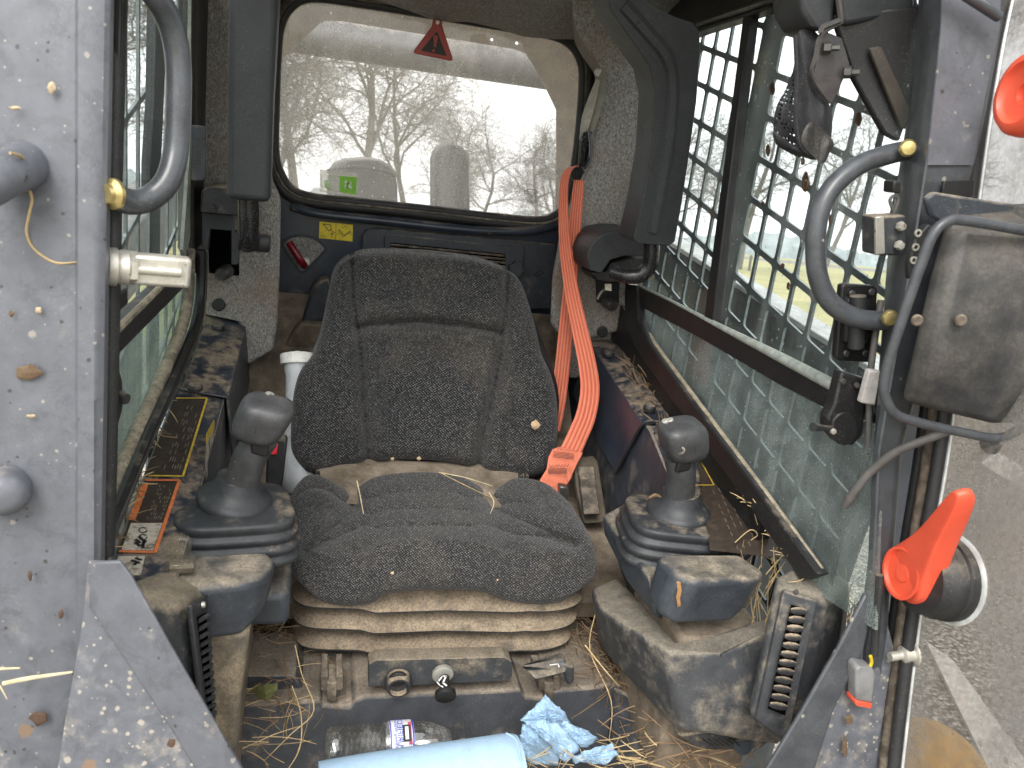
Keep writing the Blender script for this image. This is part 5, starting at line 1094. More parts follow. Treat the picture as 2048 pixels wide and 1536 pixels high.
# ================================================================== CONTROL LEVERS
def lever(cx_, hx, sgn, label, grp='control levers beside the seat'):
    t = thing('control_lever', (cx_, 1.167, -.60), label, 'control lever', grp)
    rt_ = Matrix.Rotation(.18 * sgn, 3, 'Z'); ex_, ey_ = rt_ @ Vector((1, 0, 0)), rt_ @ Vector((0, 1, 0)); C0 = Vector((cx_, 1.167, 0)); rs = []
    for h, z, e in [(h_ * .92, -.538 + (z_ + .538) * .8, e_) for h_, z_, e_ in ((.096, -.636, 4.2), (.103, -.630, 4.2), (.1045, -.624, 4.2), (.103, -.619, 4.2), (.097, -.614, 4.2), (.0965, -.610, 4.2), (.101, -.604, 4.2), (.1015, -.599, 4.2), (.100, -.595, 4.2), (.0935, -.590, 4.2), (.093, -.586, 4.2), (.0975, -.581, 4.2), (.0975, -.576, 4.2), (.096, -.572, 4.2), (.0895, -.567, 4.2), (.089, -.564, 4.2), (.0915, -.559, 4.2), (.0915, -.551, 4.2), (.0895, -.547, 4.2), (.083, -.5445, 4.2), (.056, -.5425, 3.0))]:
        rs.append(sring(C0 + Vector((sgn * .0 + (hx - cx_) * (z + .632) * .8, .0 - (z + .632) * .15, z)), h, h * .92, e, 48, ex_, ey_))
    rings('rubber_boot', rs, 'boot', t, angle=65)
    pz_ = C0 + Vector(((hx - cx_) * .09, -.012, -.545)); axs = Vector((hx - cx_, -.03, .16)).normalized()
    lat('boot_collar', [(.052, .0), (.0535, .008), (.052, .013), (.047, .017), (.040, .022), (.0345, .031), (.030, .045)], pz_, axs.lerp(Vector((0, 0, 1)), .5), 'boot', t, sides=36, angle=60)
    top_ = Vector((hx, 1.137, -.432))
    tube('stalk', [pz_ + axs * .02, pz_ + axs * .05, pz_ + axs * .09, top_], [.027, .0245, .0235, .0225], 'grip', t, sides=24)
    # head: superellipsoid leaning inwards
    hc = top_ + Vector((-.002 * sgn, -.006, .029)); ez = Vector((sgn * .2, -.16, 1)).normalized(); exx = (Vector((1, -.1 * sgn, 0)) - ez * ez.x).normalized(); eyy = ez.cross(exx); rs = []
    for k in range(15):
        f = -1 + 2 * k / 14; q = (1 - abs(f) ** 3.6) ** (1 / 3.6) if abs(f) < 1 else .3; q = max(q, .42)
        wx = .036 * q * (1 + .09 * f); wy = .034 * q; rs.append(sring(hc + ez * f * .033 + exx * .006 * f * sgn, wx, wy, 3.4, 40, exx, eyy))
    rings('grip_head', rs, 'grip', t, angle=80)
    tube('mould_seam', [hc + exx * (-.003 * sgn) - eyy * .0342 * math.cos(a) + ez * .033 * math.sin(a) for a in [x * .26 - 1.3 for x in range(11)]], .0007, 'boot', t, sides=5, n=3)
    v, f = boxg(top_ + Vector((.003 * (-sgn), -.022, -.004)), exx * .0125, Vector((0, -.2, 1)).normalized() * .016, Vector((0, -.0055, 0))); mesh('trigger', v, f, 'ink', t, .004, seg=3)
    return t, hc, exx, eyy, ez
t, hc, a_, b_, c_ = lever(-.103, -.062, 1, 'rubber booted control lever left of the seat, leaning inward')
lat('thumb_button', [(.006, 0), (.006, .004)], hc + c_ * .029 + b_ * .016, c_, 'silver', t)
t, hc, a_, b_, c_ = lever(.606, .572, -1, 'rubber booted control lever right of the seat with worn thumb hole')
lat('thumb_hole', [(.0068, 0), (.0068, .002), (.004, .002), (.0035, -.001)], hc - a_ * .020 - b_ * .0305 + c_ * .002, -b_ - a_ * .5, 'whiteworn', t)
for dx in (-.026, -.018): lat('thumb_button', [(.0055, 0), (.0055, .007), (.004, .008)], hc + a_ * dx + c_ * .0275 + b_ * .010, c_ - a_ * .4, 'silver', t)
tag(tube('dry_weed_scrap', [at(1298, 996, Y=1.12), at(1310, 990, Y=1.12), at(1322, 994, Y=1.12)], [.0015, .003, .001], 'strawdark', sides=5), 'little dry weed scrap on the right lever boot', 'weed scrap')

# ================================================================== CONSOLES
lc = thing('left_console', (-.1, 1.03, -.66), 'dusty grey armrest console in front of the left control lever', 'console')
def blk(name, topq, botq, m, parent, bevel=.012, seg=4):
    vs = [Vector(p) for p in topq] + [Vector(p) for p in botq]; n = len(topq); fs = [tuple(range(n)), tuple(range(2 * n - 1, n - 1, -1))] + [(i, n + i, n + (i + 1) % n, (i + 1) % n) for i in range(n)]
    return mesh(name, vs, fs, m, parent, bevel, seg=seg)
def T(u, v, Z): return at(u, v, Z=Z)
zt = -.575
tq = [T(386, 1176, zt), T(494, 1166, zt), T(536, 1150, zt), T(553, 1118, zt), T(534, 1100, zt), T(280, 1112, zt), T(255, 1160, zt)]
bq = [at(392, 1290, Y=tq[0].y + .005), at(482, 1276, Y=tq[1].y + .008), at(520, 1236, Y=tq[2].y + .012), at(536, 1200, Y=tq[3].y + .015), at(528, 1180, Y=tq[4].y + .02), Vector((tq[5].x, tq[5].y, -.64)), Vector((tq[6].x, tq[6].y, -.64))]
blk('armrest_block', tq, bq, 'console', lc)
box('boot_tray', -.2, -.012, 1.075, 1.275, -.70, -.645, 'console', lc, .012, seg=3)
# lower duct of the left console
pxp('lower_duct', [(405, 1270), (500, 1262), (480, 1400), (462, 1700), (420, 1700), (400, 1500)], .99, .25, 'tanduct', lc, .012, seg=3)
sw2 = thing('rocker_switch', at(365, 1130, Y=1.02), 'dusty clear capped switch standing on the left console', 'switch')
v, f = boxg(T(362, 1142, -.573) + Vector((0, 0, .008)), (.018, .002, 0), (-.002, .014, 0), (0, 0, .009)); mesh('switch_base', v, f, 'clear', sw2, .003)
v, f = boxg(T(362, 1142, -.573) + Vector((0, 0, .006)), (.015, .002, 0), (-.002, .011, 0), (0, 0, .005)); mesh('switch_body', v, f, 'grime', sw2, .002)
v, f = boxg(T(360, 1118, -.562) + Vector((0, .002, .013)), (.0135, 0, 0), (0, .002, .002), (0, -.003, .017)); mesh('switch_flap', v, f, 'clear', sw2, .002)
def vent(name, label, face, back, nsl, m='dirtyconsole', slot=None, slotY=0.0, tilt=0):
    t = thing(name, sum(face, Vector()) / len(face), label, 'air vent')
    plate('vent_tower', face, back, m, t, bevel=.010, seg=3); return t
# left vent tower (edge-on) and its slats
lv = thing('air_vent', at(400, 1300, Y=.93), 'tall air vent tower seen edge on beside the left gusset', 'air vent')
blk('vent_tower', [at(258, 1160, Y=.94), at(340, 1128, Y=1.03), at(420, 1150, Y=1.05), at(418, 1178, Y=1.0), at(370, 1210, Y=.90), at(300, 1205, Y=.86)], [at(258, 1700, Y=.9), at(340, 1700, Y=1.0), at(450, 1700, Y=1.02), at(440, 1620, Y=.98), at(424, 1620, Y=.88), at(300, 1620, Y=.84)], 'dirtyconsole', lv, .012)
f0, f1, g0, g1 = at(376, 1212, Y=.885), at(408, 1190, Y=.965), at(402, 1440, Y=.875), at(420, 1440, Y=.955)
nrm = ((f1 - f0).cross(g0 - f0)).normalized(); nrm = nrm if nrm.x > 0 else -nrm
off = nrm * .004
plate('vent_frame', [f0 + off, f1 + off, g1 + off, g0 + off], -nrm * .006, 'plastic', lv, bevel=.002)
s0 = f0.lerp(f1, .2) + (g0 - f0) * .12; s1 = f0.lerp(f1, .8) + (g1 - f1) * .12; s2 = g0.lerp(g1, .8) * 1.0; s3 = g0.lerp(g1, .2)
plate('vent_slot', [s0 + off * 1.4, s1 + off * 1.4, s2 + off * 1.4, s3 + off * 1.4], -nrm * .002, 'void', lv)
for k in range(13):
    a = s0.lerp(s3, (k + .5) / 13) + nrm * .006; b = s1.lerp(s2, (k + .5) / 13) + nrm * .006; v, f = tubeg(smooth([a, (a + b) / 2 + nrm * .006 - (g0 - f0).normalized() * .004, b], 4), .0028, 6); mesh('vent_slat', v, f, 'plastic', lv)
bolt('vent_screw', f0.lerp(f1, .55) + (g0 - f0) * .05 + off * 1.2, nrm, .004, 'silver', lv)

# right armrest console: one moulding, raised block at the front, tray behind under the boot
rcn = thing('right_console', (.6, 1.1, -.66), 'grey moulded armrest console around the right control lever', 'console')
zt = -.552
tq = [T(1314, 1118, zt), T(1322, 1106, zt), T(1478, 1106, zt), T(1532, 1142, zt), T(1524, 1158, zt), T(1392, 1163, zt), T(1352, 1146, zt)]
bq = [at(1296, 1196, Y=tq[0].y), at(1300, 1180, Y=tq[1].y), Vector((tq[2].x - .01, tq[2].y, -.64)), at(1500, 1206, Y=tq[3].y - .005), at(1462, 1246, Y=tq[4].y + .01), at(1345, 1252, Y=tq[5].y + .01), at(1312, 1226, Y=tq[6].y)]
blk('armrest_block', tq, bq, 'console', rcn, .010)
# tray
outl = [at(1202, 1030, Y=1.255), at(1240, 1008, Y=1.28), at(1420, 1000, Y=1.27), at(1455, 1090, Y=1.12), at(1322, 1130, Y=1.09), at(1298, 1158, Y=1.045), at(1262, 1110, Y=1.12)]
outb = [at(1208, 1070, Y=1.25), at(1260, 1085, Y=1.27), at(1440, 1130, Y=1.25), at(1460, 1200, Y=1.12), at(1350, 1250, Y=1.05), at(1312, 1238, Y=1.03), at(1252, 1165, Y=1.12)]
blk('boot_tray', outl, outb, 'console', rcn, .008)
ti = [at(1254, 1050, Y=1.215), at(1420, 1050, Y=1.2), at(1430, 1090, Y=1.14), at(1320, 1128, Y=1.10), at(1300, 1130, Y=1.095)]
plate('tray_well', [p + Vector((0, 0, .004)) for p in ti], (0, 0, -.004), 'grime', rcn)
# orange scuff on the block is wear in the plastic
tag(rings('console_scuff', [[at(1358 + x * k, 1186 + y * k, Y=tq[5].y + .004 - .0015 * j) for x, y in [(-5, -24), (3, -22), (6, -5), (2, 10), (4, 26), (-3, 28), (-6, 8), (-3, -6)]] for j, k in enumerate((1, .9))], mat('orange_brown_scuff', (.36, .19, .08), .9, bump=.3, bscale=200), rcn))
# lower right console (large dirty moulding) and vent tower
rl2 = thing('heater_duct', (.6, 1.0, -.8), 'large dirt caked plastic duct below the right console', 'duct')
tq = [at(1180, 1175, Y=1.20), at(1235, 1150, Y=1.24), at(1310, 1225, Y=1.08), at(1352, 1280, Y=.985), at(1440, 1262, Y=.985), at(1550, 1228, Y=.985), at(1560, 1248, Y=.93), at(1440, 1298, Y=.935), at(1335, 1302, Y=.945), at(1196, 1212, Y=1.12)]
bq = [at(1195, 1290, Y=1.22), at(1240, 1330, Y=1.26), at(1330, 1480, Y=1.08), at(1400, 1500, Y=.985), at(1450, 1480, Y=.985), at(1560, 1470, Y=.985), at(1560, 1496, Y=.915), at(1500, 1474, Y=.905), at(1360, 1466, Y=.925), at(1236, 1330, Y=1.08)]
blk('duct_shell', tq, bq, 'towerplastic', rl2, .012)
box('duct_base', .55, .70, .965, 1.16, -.9, -.655, 'floordust', rl2, .01)
pxp('duct_floor', [(1340, 1292, 1.0), (1440, 1276, 1.02), (1560, 1240, 1.05), (1560, 1300, 1.06), (1380, 1310, 1.06)], 1.02, .01, 'ink', rl2, 0)
q_ = [at(1355, 1472, Y=.945), at(1500, 1450, Y=.93), at(1560, 1470, Y=.925), at(1520, 1500, Y=.925), at(1420, 1500, Y=.94), at(1380, 1490, Y=.945)]
plate('lower_vent_plate', q_, (0, .03, .0), 'dirtyconsole', rl2, bevel=.004)
for k in range(6): a = at(1405 + k * 11, 1478, Y=.925); b = at(1425 + k * 11, 1492, Y=.925); v, f = tubeg([a, b], .0016, 5); mesh('lower_vent_slat', v, f, 'ink', rl2)
lat('duct_cap', [(.018, 0), (.018, .004)], at(1485, 1484, Y=.93), (.1, -1, .4), 'console', rl2)
rv = thing('air_vent', at(1600, 1300, Y=.92), 'tall dusty air vent tower with stacked slats at the right front', 'air vent')
tf = [at(1552, 1150, Y=.92), at(1600, 1122, Y=.95), at(1700, 1156, Y=.935), at(1692, 1180, Y=.895), at(1652, 1200, Y=.875), at(1556, 1170, Y=.895)]
bf = [at(1494, 1420, Y=.885), at(1590, 1420, Y=.94), at(1680, 1480, Y=.925), at(1640, 1520, Y=.88), at(1585, 1512, Y=.845), at(1502, 1440, Y=.855)]
blk('vent_tower', tf, bf, 'towerplastic', rv, .011)
fa, fb_, fc, fd = at(1566, 1178, Y=.883), at(1632, 1198, Y=.869), at(1572, 1486, Y=.842), at(1510, 1436, Y=.852)
nv = ((fb_ - fa).cross(fd - fa)).normalized(); nv = nv if nv.y < 0 else -nv
fcp = fb_ + (fd - fa)
fr4 = [fa, fb_, fc, fd]
cen = sum(fr4, Vector()) / 4
plate('vent_frame', [p + nv * .005 for p in fr4], -nv * .01, 'towerplastic', rv, bevel=.003)
s4 = [at(1578, 1204, Y=.876) , at(1608, 1213, Y=.870), at(1566, 1424, Y=.846), at(1532, 1410, Y=.849)]
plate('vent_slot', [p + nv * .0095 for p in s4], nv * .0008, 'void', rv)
for k in range(12):
    a = s4[0].lerp(s4[3], (k + .6) / 12.2) + nv * .012; b = s4[1].lerp(s4[2], (k + .25) / 12.2) + nv * .012
    v, f = tubeg([a, a.lerp(b, .3), a.lerp(b, .7), b], [.003, .0056, .0056, .0035], 8, flat=.42); mesh('vent_slat', v, f, 'bellows', rv)
for (u, v_, y) in ((1592, 1184, .874), (1540, 1440, .85)): bolt('vent_screw', at(u, v_, Y=y), nv, .0035, 'steel', rv, .002)

# ================================================================== RESTRAINT BARS
lb_ = thing('restraint_bar', at(495, 450, Y=1.5), 'raised restraint bar with long foam pad hanging at the left pillar', 'restraint bar', 'restraint bars')
pr_ = [[(459, -70, 1.45), (560, -70, 1.45), (566, -70, 1.53), (462, -70, 1.53)], [(458, 0, 1.45), (556, 0, 1.45), (562, 0, 1.53), (460, 0, 1.53)], [(455, 200, 1.46), (547, 200, 1.46), (550, 200, 1.54), (457, 200, 1.54)], [(453, 398, 1.47), (540, 406, 1.47), (543, 400, 1.54), (456, 392, 1.54)]]
loftpx('foam_pad', pr_, 'pad', lb_, .011, seg=4)
pxp('pivot_cover', [(401, 402), (402, 384), (410, 375), (450, 373), (500, 380), (500, 430), (462, 430), (399, 424)], 1.66, .12, 'dirtyconsole', lb_, .008, seg=3)
pxp('pivot_frame', [(404, 424), (466, 430), (468, 462), (478, 500), (476, 530), (462, 530), (462, 462), (420, 458), (416, 500), (404, 496)], 1.70, .02, 'console', lb_, .002)
tube('bar_rod', [at(496, 395, Y=1.505), at(497, 430, Y=1.51), at(497, 470, Y=1.52), at(499, 488, Y=1.53)], [.017, .018, .0175, .016], 'black', lb_, sides=20)
lat('pivot_disc', [(.023, 0), (.023, -.015), (.02, -.018)], at(502, 478, Y=1.56), (.5, 1, 0), 'rubber', lb_)
lat('pivot_pin', [(.018, 0), (.018, .05), (.015, .054)], at(478, 480, Y=1.56), (1, 0, 0), 'rubber', lb_)
tube('cover_crack', [at(424, 408, Y=1.6585), at(432, 412, Y=1.6585), at(432, 424, Y=1.6585)], .0009, 'ink', lb_, sides=4, n=2)
rb_ = thing('restraint_bar', at(1310, 500, Y=1.5), 'raised restraint bar with angled foam pad beside the caged window', 'restraint bar', 'restraint bars')
cl = [(1205, -80), (1212, -20), (1262, 48), (1330, 90), (1345, 160), (1336, 260), (1325, 360), (1310, 485)]
# pad follows an L: down from the roof, then straight along the pillar
outl_ = [(1200, -90), (1222, 20), (1262, 78), (1300, 132), (1311, 185), (1303, 300), (1285, 400), (1267, 474), (1270, 483), (1300, 490), (1338, 492), (1350, 484), (1362, 420), (1376, 330), (1394, 200), (1401, 95), (1400, 62), (1388, 46), (1352, 34), (1305, 10), (1262, -30), (1240, -90)]
fr5 = []
for u, v in outl_:
    k = max(0, min(1, v / 480)); fr5.append(at(u, v, Y=1.40 + .07 * k))
plate('foam_pad', fr5, (0, .085, 0), 'pad', rb_, bevel=.014, seg=4, angle=50)
tube('pad_crease', [at(u, v, Y=y + .0105) for u, v, y in [(1245, 10, 1.397), (1292, 62, 1.403), (1330, 110, 1.41), (1343, 165, 1.42), (1338, 260, 1.432), (1322, 360, 1.446), (1304, 462, 1.462)]], .0135, 'pad', rb_, sides=8)
tube('bar_rod', [at(1302, 478, Y=1.50), at(1303, 505, Y=1.50), at(1298, 532, Y=1.505), at(1280, 550, Y=1.51), at(1252, 552, Y=1.52), at(1226, 544, Y=1.54)], [.0155, .0155, .0155, .0155, .0145, .0145], 'black', rb_, sides=22)
pc = [(1177, 540), (1174, 510), (1185, 484), (1206, 466), (1236, 460), (1270, 461), (1292, 480), (1290, 512), (1250, 512), (1222, 520), (1208, 540), (1204, 546)]
pxp('pivot_cover', pc, 1.64, .13, 'plastic', rb_, .012, seg=4)
pxp('pivot_frame', [(1180, 545), (1212, 543), (1220, 524), (1262, 514), (1290, 514), (1288, 560), (1236, 566), (1190, 560)], 1.68, .08, 'railblack', rb_, .005)
pxp('paper_label', [(1210, 568), (1223, 568), (1223, 582), (1210, 580)], 1.70, .002, 'whiteworn', rb_, 0); pxp('paper_label', [(1257, 562), (1276, 566), (1275, 571), (1257, 569)], 1.675, .002, 'whiteworn', rb_, 0)
tube('spring', [at(1222, 574, Y=1.74), at(1205, 582, Y=1.74), at(1195, 598, Y=1.74)], .004, 'steel', rb_, sides=8)

# name plate on the left window edge
yp = thing('name_plate', at(397, 305, X=-.235), 'small dark plate with raised vertical maker name at the left window edge', 'name plate')
pq = [at(382, 250, Y=1.58), at(409, 252, Y=1.58), at(412, 258, Y=1.58), at(410, 358, Y=1.58), at(405, 362, Y=1.58), at(382, 361, Y=1.58)]
plate('plate_body', pq, (0, .008, 0), 'console', yp, bevel=.002)
text('raised_name', 'Young', .024, at(397.5, 305, Y=1.579), (-.0, 0, -1), (1, 0, 0), 'steel', yp, .0006)

# ================================================================== SEAT BELT
sb = thing('seat_belt', at(1160, 600, Y=1.7), 'orange seat belt webbing looped from the pillar guide to its stitched end', 'seat belt')
W = .042
def WD(u0, v0, u1, v1, y): return at(u1, v1, Y=y) - at(u0, v0, Y=y)
# rear run: from guide down behind the seat back
ribbon('belt_rear_run', [at(1158, 360, Y=1.77), at(1150, 450, Y=1.76), at(1141, 560, Y=1.74), at(1130, 680, Y=1.72), at(1118, 790, Y=1.70), at(1105, 860, Y=1.68)], [WD(0, 0, 26, 2, 1.77)] * 6, [.024, .028, .031, .034, .036, .036], .002, 'belt', sb)
ribbon('belt_front_run', [at(1162, 342, Y=1.76), at(1150, 333, Y=1.74), at(1136, 342, Y=1.73), at(1128, 370, Y=1.725), at(1127, 430, Y=1.72), at(1131, 500, Y=1.70), at(1143, 580, Y=1.68), at(1160, 660, Y=1.65), at(1175, 730, Y=1.62), at(1180, 780, Y=1.60), at(1172, 830, Y=1.575), at(1156, 870, Y=1.55), at(1140, 905, Y=1.53)],
       [(.5, -.8, .2), (.6, -.7, .3), (.7, -.6, .1), (.8, -.5, 0), (.9, -.4, .0), (1, -.3, .04), (1, -.2, .12), (1, -.1, .14), (1, 0, .08), (1, 0, -.0), (1, 0, -.2), (1, 0, -.36), (1, 0, -.22)],
       [.010, .014, .017, .019, .021, .025, .030, .035, .040, .043, .045, .046, .046], .0022, 'belt', sb, n=10)
# stitched doubled end folded over
ep = [(1120, 895, 1.52), (1166, 906, 1.52), (1160, 918, 1.515), (1148, 942, 1.51), (1142, 958, 1.505), (1130, 975, 1.50), (1122, 990, 1.49), (1100, 984, 1.485), (1081, 976, 1.485), (1080, 962, 1.49), (1094, 940, 1.50), (1098, 915, 1.515), (1106, 900, 1.52)]
plate('stitched_end', [at(u, v, Y=y) for u, v, y in ep], (0, .006, .0), mat('plain_orange_webbing', (.72, .2, .115), .8, dust=-.1, dscale=20, bump=.3, bscale=900, var=.05, dcol=(.4, .2, .14)), sb, bevel=.0015, angle=60)
def stitch(pts, nm='stitching'): 
    P_ = [at(u, v, Y=1.5) for u, v in pts]; P_ = []
    for u, v in pts:
        k = (v - 895) / 90; P_.append(at(u, v, Y=1.512 - .03 * k - .001))
    v, f = tubeg(P_, .00055, 4); mesh(nm, v, f, 'ink', sb)
zz = []
for k in range(13): zz.append((1112 + k * 3.6, 893 + k * .7 + (5 if k % 2 else 0)))
stitch(zz); zz = []
for k in range(13): zz.append((1099 + k * 3.2, 930 - k * .2 + (6 if k % 2 else 0)))
stitch(zz)
for j in range(5): stitch([(1106, 903 + j * 2.6), (1148, 908 + j * 2.6)])
for j in range(5): stitch([(1096, 938 + j * 2.4), (1134, 937 + j * 2.2)])
# upper guide
gd_ = thing('belt_guide', at(1165, 300, Y=1.78), 'grey belt guide strap with black metal loop at the right pillar', 'belt guide')
ribbon('guide_strap', [at(1205, 140, Y=1.785), at(1200, 180, Y=1.775), at(1188, 225, Y=1.77), at(1178, 262, Y=1.77)], [(1, -.6, .2)] * 4, [.012, .026, .028, .020], .003, mat('dusty_olive_strap', (.2, .19, .16), .7, dust=.0, bump=.2), gd_)
ribbon('guide_strap', [at(1196, 160, Y=1.78), at(1184, 200, Y=1.77), at(1172, 240, Y=1.765), at(1164, 280, Y=1.765)], [(1, -.2, .5)] * 4, [.010, .018, .020, .012], .002, mat('pale_olive_strap', (.32, .3, .26), .7, dust=.0, bump=.2), gd_)
tube('guide_loop', [at(1176, 262, Y=1.76), at(1180, 290, Y=1.755), at(1178, 318, Y=1.75), at(1168, 335, Y=1.745), at(1150, 348, Y=1.745)], .005, 'black', gd_, sides=10)
pxp('guide_buckle', [(1142, 342), (1165, 331), (1172, 345), (1152, 361), (1144, 356)], 1.738, .012, 'black', gd_, .003)
pxp('guide_arm', [(1160, 282), (1170, 262), (1178, 276), (1168, 330), (1158, 335)], 1.755, .008, 'black', gd_, .003)
bolt('guide_bolt', at(1196, 145, Y=1.79), (0, -1, 0), .009, 'silver', gd_, .006)
# retractor and buckle beside the seat
rt2 = thing('belt_retractor', at(1180, 985, Y=1.5), 'dusty belt buckle slot sunk in the floor right of the seat', 'belt retractor')
pxp('retractor_frame', [(1146, 926, 1.55), (1196, 921, 1.55), (1216, 1046, 1.45), (1168, 1048, 1.45), (1156, 990, 1.49)], 1.5, .03, 'grimeframe', rt2, .004)
pxp('retractor_well', [(1156, 936, 1.535), (1188, 935, 1.535), (1200, 1030, 1.43), (1168, 1030, 1.43)], 1.5, .01, 'rubber', rt2, .003)
for k in range(4):
    a = 945 + k * 17; pxp('retractor_band', [(1158 + k * 2.2, a, 1.525 - k * .016), (1190 + k * 2.2, a - 1, 1.525 - k * .016), (1192 + k * 2.2, a + 14, 1.508 - k * .016), (1160 + k * 2.2, a + 14, 1.508 - k * .016)], 1.5, .012, ('grime', 'grime', 'rubber', 'rubber')[k], rt2, .005)
pxp('belt_anchor', [(1120, 972), (1138, 975), (1134, 1030), (1122, 1030)], 1.47, .02, 'steel', rt2, .003)
bk_ = thing('seat_belt_buckle', at(565, 930, Y=1.45), 'black seat belt buckle with bright red button left of the seat', 'buckle')
pxp('buckle_body', [(538, 878), (572, 884), (574, 890), (566, 960), (560, 992), (530, 985), (534, 900)], 1.44, .04, 'rubber', bk_, .006, seg=3)
pxp('release_button', [(542, 889), (556, 889), (553, 910), (540, 910)], 1.434, .01, 'brightred', bk_, .002)
# white screw-capped bottle
jg = thing('capped_bottle', at(596, 900, Y=1.62), 'milky plastic bottle with ribbed white screw cap wedged left of the seat', 'bottle')
jt, jb = at(595, 712, Y=1.68), at(602, 985, Y=1.58); jx = (jt - jb).normalized()
prj = [(.030, -.0), (.036, .004), (.038, .03), (.034, .10), (.030, .16), (.026, .20), (.0245, .235), (.028, .262)]
lat('bottle_body', prj, jb, jx, 'jug', jg, sides=32, angle=60)
tp = jb + jx * .262; cs = []
for r, h in ((.034, 0), (.0345, .002), (.0345, .018), (.032, .021), (.02, .0215), (.019, .0235), (.006, .0235), (.005, .026)):
    n = 96; e1 = jx.cross(Vector((0, 1, 0))).normalized(); e2 = jx.cross(e1); cs.append([tp + jx * h + (e1 * math.cos(2 * math.pi * k / n) + e2 * math.sin(2 * math.pi * k / n)) * (r - (.0009 if k % 3 == 0 and r > .033 else 0)) for k in range(n)])
rings('screw_cap', cs, 'white', jg, angle=40)

# ================================================================== RUBBISH ON THE FLOOR
tw = thing('towel_roll', at(840, 1510, Y=.99), 'flattened roll of pale blue shop towels on the cab floor', 'towel roll')
c0_, c1_ = at(640, 1590, Y=.97), at(1040, 1524, Y=.99)
path = smooth([c0_ - (c1_ - c0_) * .0, c0_.lerp(c1_, .3) + Vector((0, 0, .001)), c0_.lerp(c1_, .7), c1_], 10); rs = []
ax_ = (c1_ - c0_).normalized(); up_ = Vector((0, -.2, 1)); up_ = (up_ - ax_ * up_.dot(ax_)).normalized(); sd2 = ax_.cross(up_)
for i, p in enumerate(path):
    f = i / (len(path) - 1); rs.append([p + (up_ * math.sin(a * math.pi / 20) * (.040 + .002 * math.sin(f * 5)) + sd2 * math.cos(a * math.pi / 20) * .046) * (1 - .10 * max(0, f * 12 - 11)) for a in range(40)])
rings('roll_sheets', rs, 'towel', tw, angle=60)
tube('sheet_edge', [at(1012, 1466, Y=.965), at(1032, 1480, Y=.962), at(1041, 1510, Y=.96), at(1043, 1540, Y=.955)], .0012, 'towel', tw, sides=5)
# crumpled towel: folded sheets with creases
ctw = thing('crumpled_towel', at(1120, 1500, Y=1.0), 'crumpled soiled blue shop towel lying against the floor riser', 'towel')
def crumple(outline, Y0, m, seed, amp=.012, n=9, nm='towel_fold', tilt=.0):
    """creased sheet: sharp ridges and valleys, ragged hem, real thickness"""
    rg = random.Random(seed); o = [Vector((x, y, 0)) for x, y in outline]; c = sum(o, Vector()) / len(o); O = []
    for i in range(len(o)):
        for k in range(5): q = o[i].lerp(o[(i + 1) % len(o)], k / 5); O.append(q + Vector((rg.uniform(-2.2, 2.2), rg.uniform(-2.2, 2.2), 0)))
    cr = [(rg.uniform(0, math.pi), rg.uniform(.9, 3.2), rg.uniform(0, 6), 1 / (1 + i * .5)) for i in range(6)]; N = len(O); vs, fs = [], []
    for j in range(n + 1):
        k = j / n
        for i, p in enumerate(O):
            q = c.lerp(p, k); X, Z = (q.x - c.x) / 60, (q.y - c.y) / 60; h = 0
            if 0 < j < n: q = q + Vector((rg.uniform(-2.4, 2.4), rg.uniform(-2.4, 2.4), 0)) * k
            for a, fr, ph, w in cr: s_ = X * math.cos(a) + Z * math.sin(a); h += w * abs(((s_ * fr + ph) % 2) - 1)
            vs.append(at(q.x, q.y, Y=Y0 + tilt * Z + (h - 1.3) * amp + rg.uniform(-.0012, .0012) + k ** 3 * .008))
    for j in range(n):
        for i in range(N):
            i2 = (i + 1) % N; A, B_, C_, D_ = j * N + i, j * N + i2, (j + 1) * N + i2, (j + 1) * N + i
            fs += [(A, B_, C_), (A, C_, D_)] if (i + j) % 2 else [(A, B_, D_), (B_, C_, D_)]
    o_ = mesh(nm, vs, fs, m, ctw, angle=24); sd_ = o_.modifiers.new('t', 'SOLIDIFY'); sd_.thickness = .001; return o_
crumple([(1038, 1478), (1044, 1450), (1062, 1438), (1096, 1462), (1120, 1500), (1116, 1530), (1060, 1528), (1040, 1505)], 1.03, 'towelused', 2, .012)
crumple([(1040, 1440), (1062, 1420), (1090, 1390), (1104, 1402), (1128, 1424), (1142, 1446), (1130, 1470), (1096, 1464), (1060, 1452)], 1.035, 'towelused', 3, .012)
crumple([(1126, 1440), (1172, 1458), (1196, 1478), (1178, 1496), (1150, 1492), (1118, 1466)], 1.02, 'towelused', 6, .008)
crumple([(1052, 1448), (1084, 1440), (1116, 1446), (1160, 1496), (1130, 1526), (1112, 1505), (1080, 1470)], 1.005, 'towelused', 4, .011)
crumple([(1140, 1512), (1188, 1496), (1222, 1488), (1237, 1506), (1210, 1532), (1180, 1526), (1150, 1526)], 1.0, 'towelused', 5, .009)
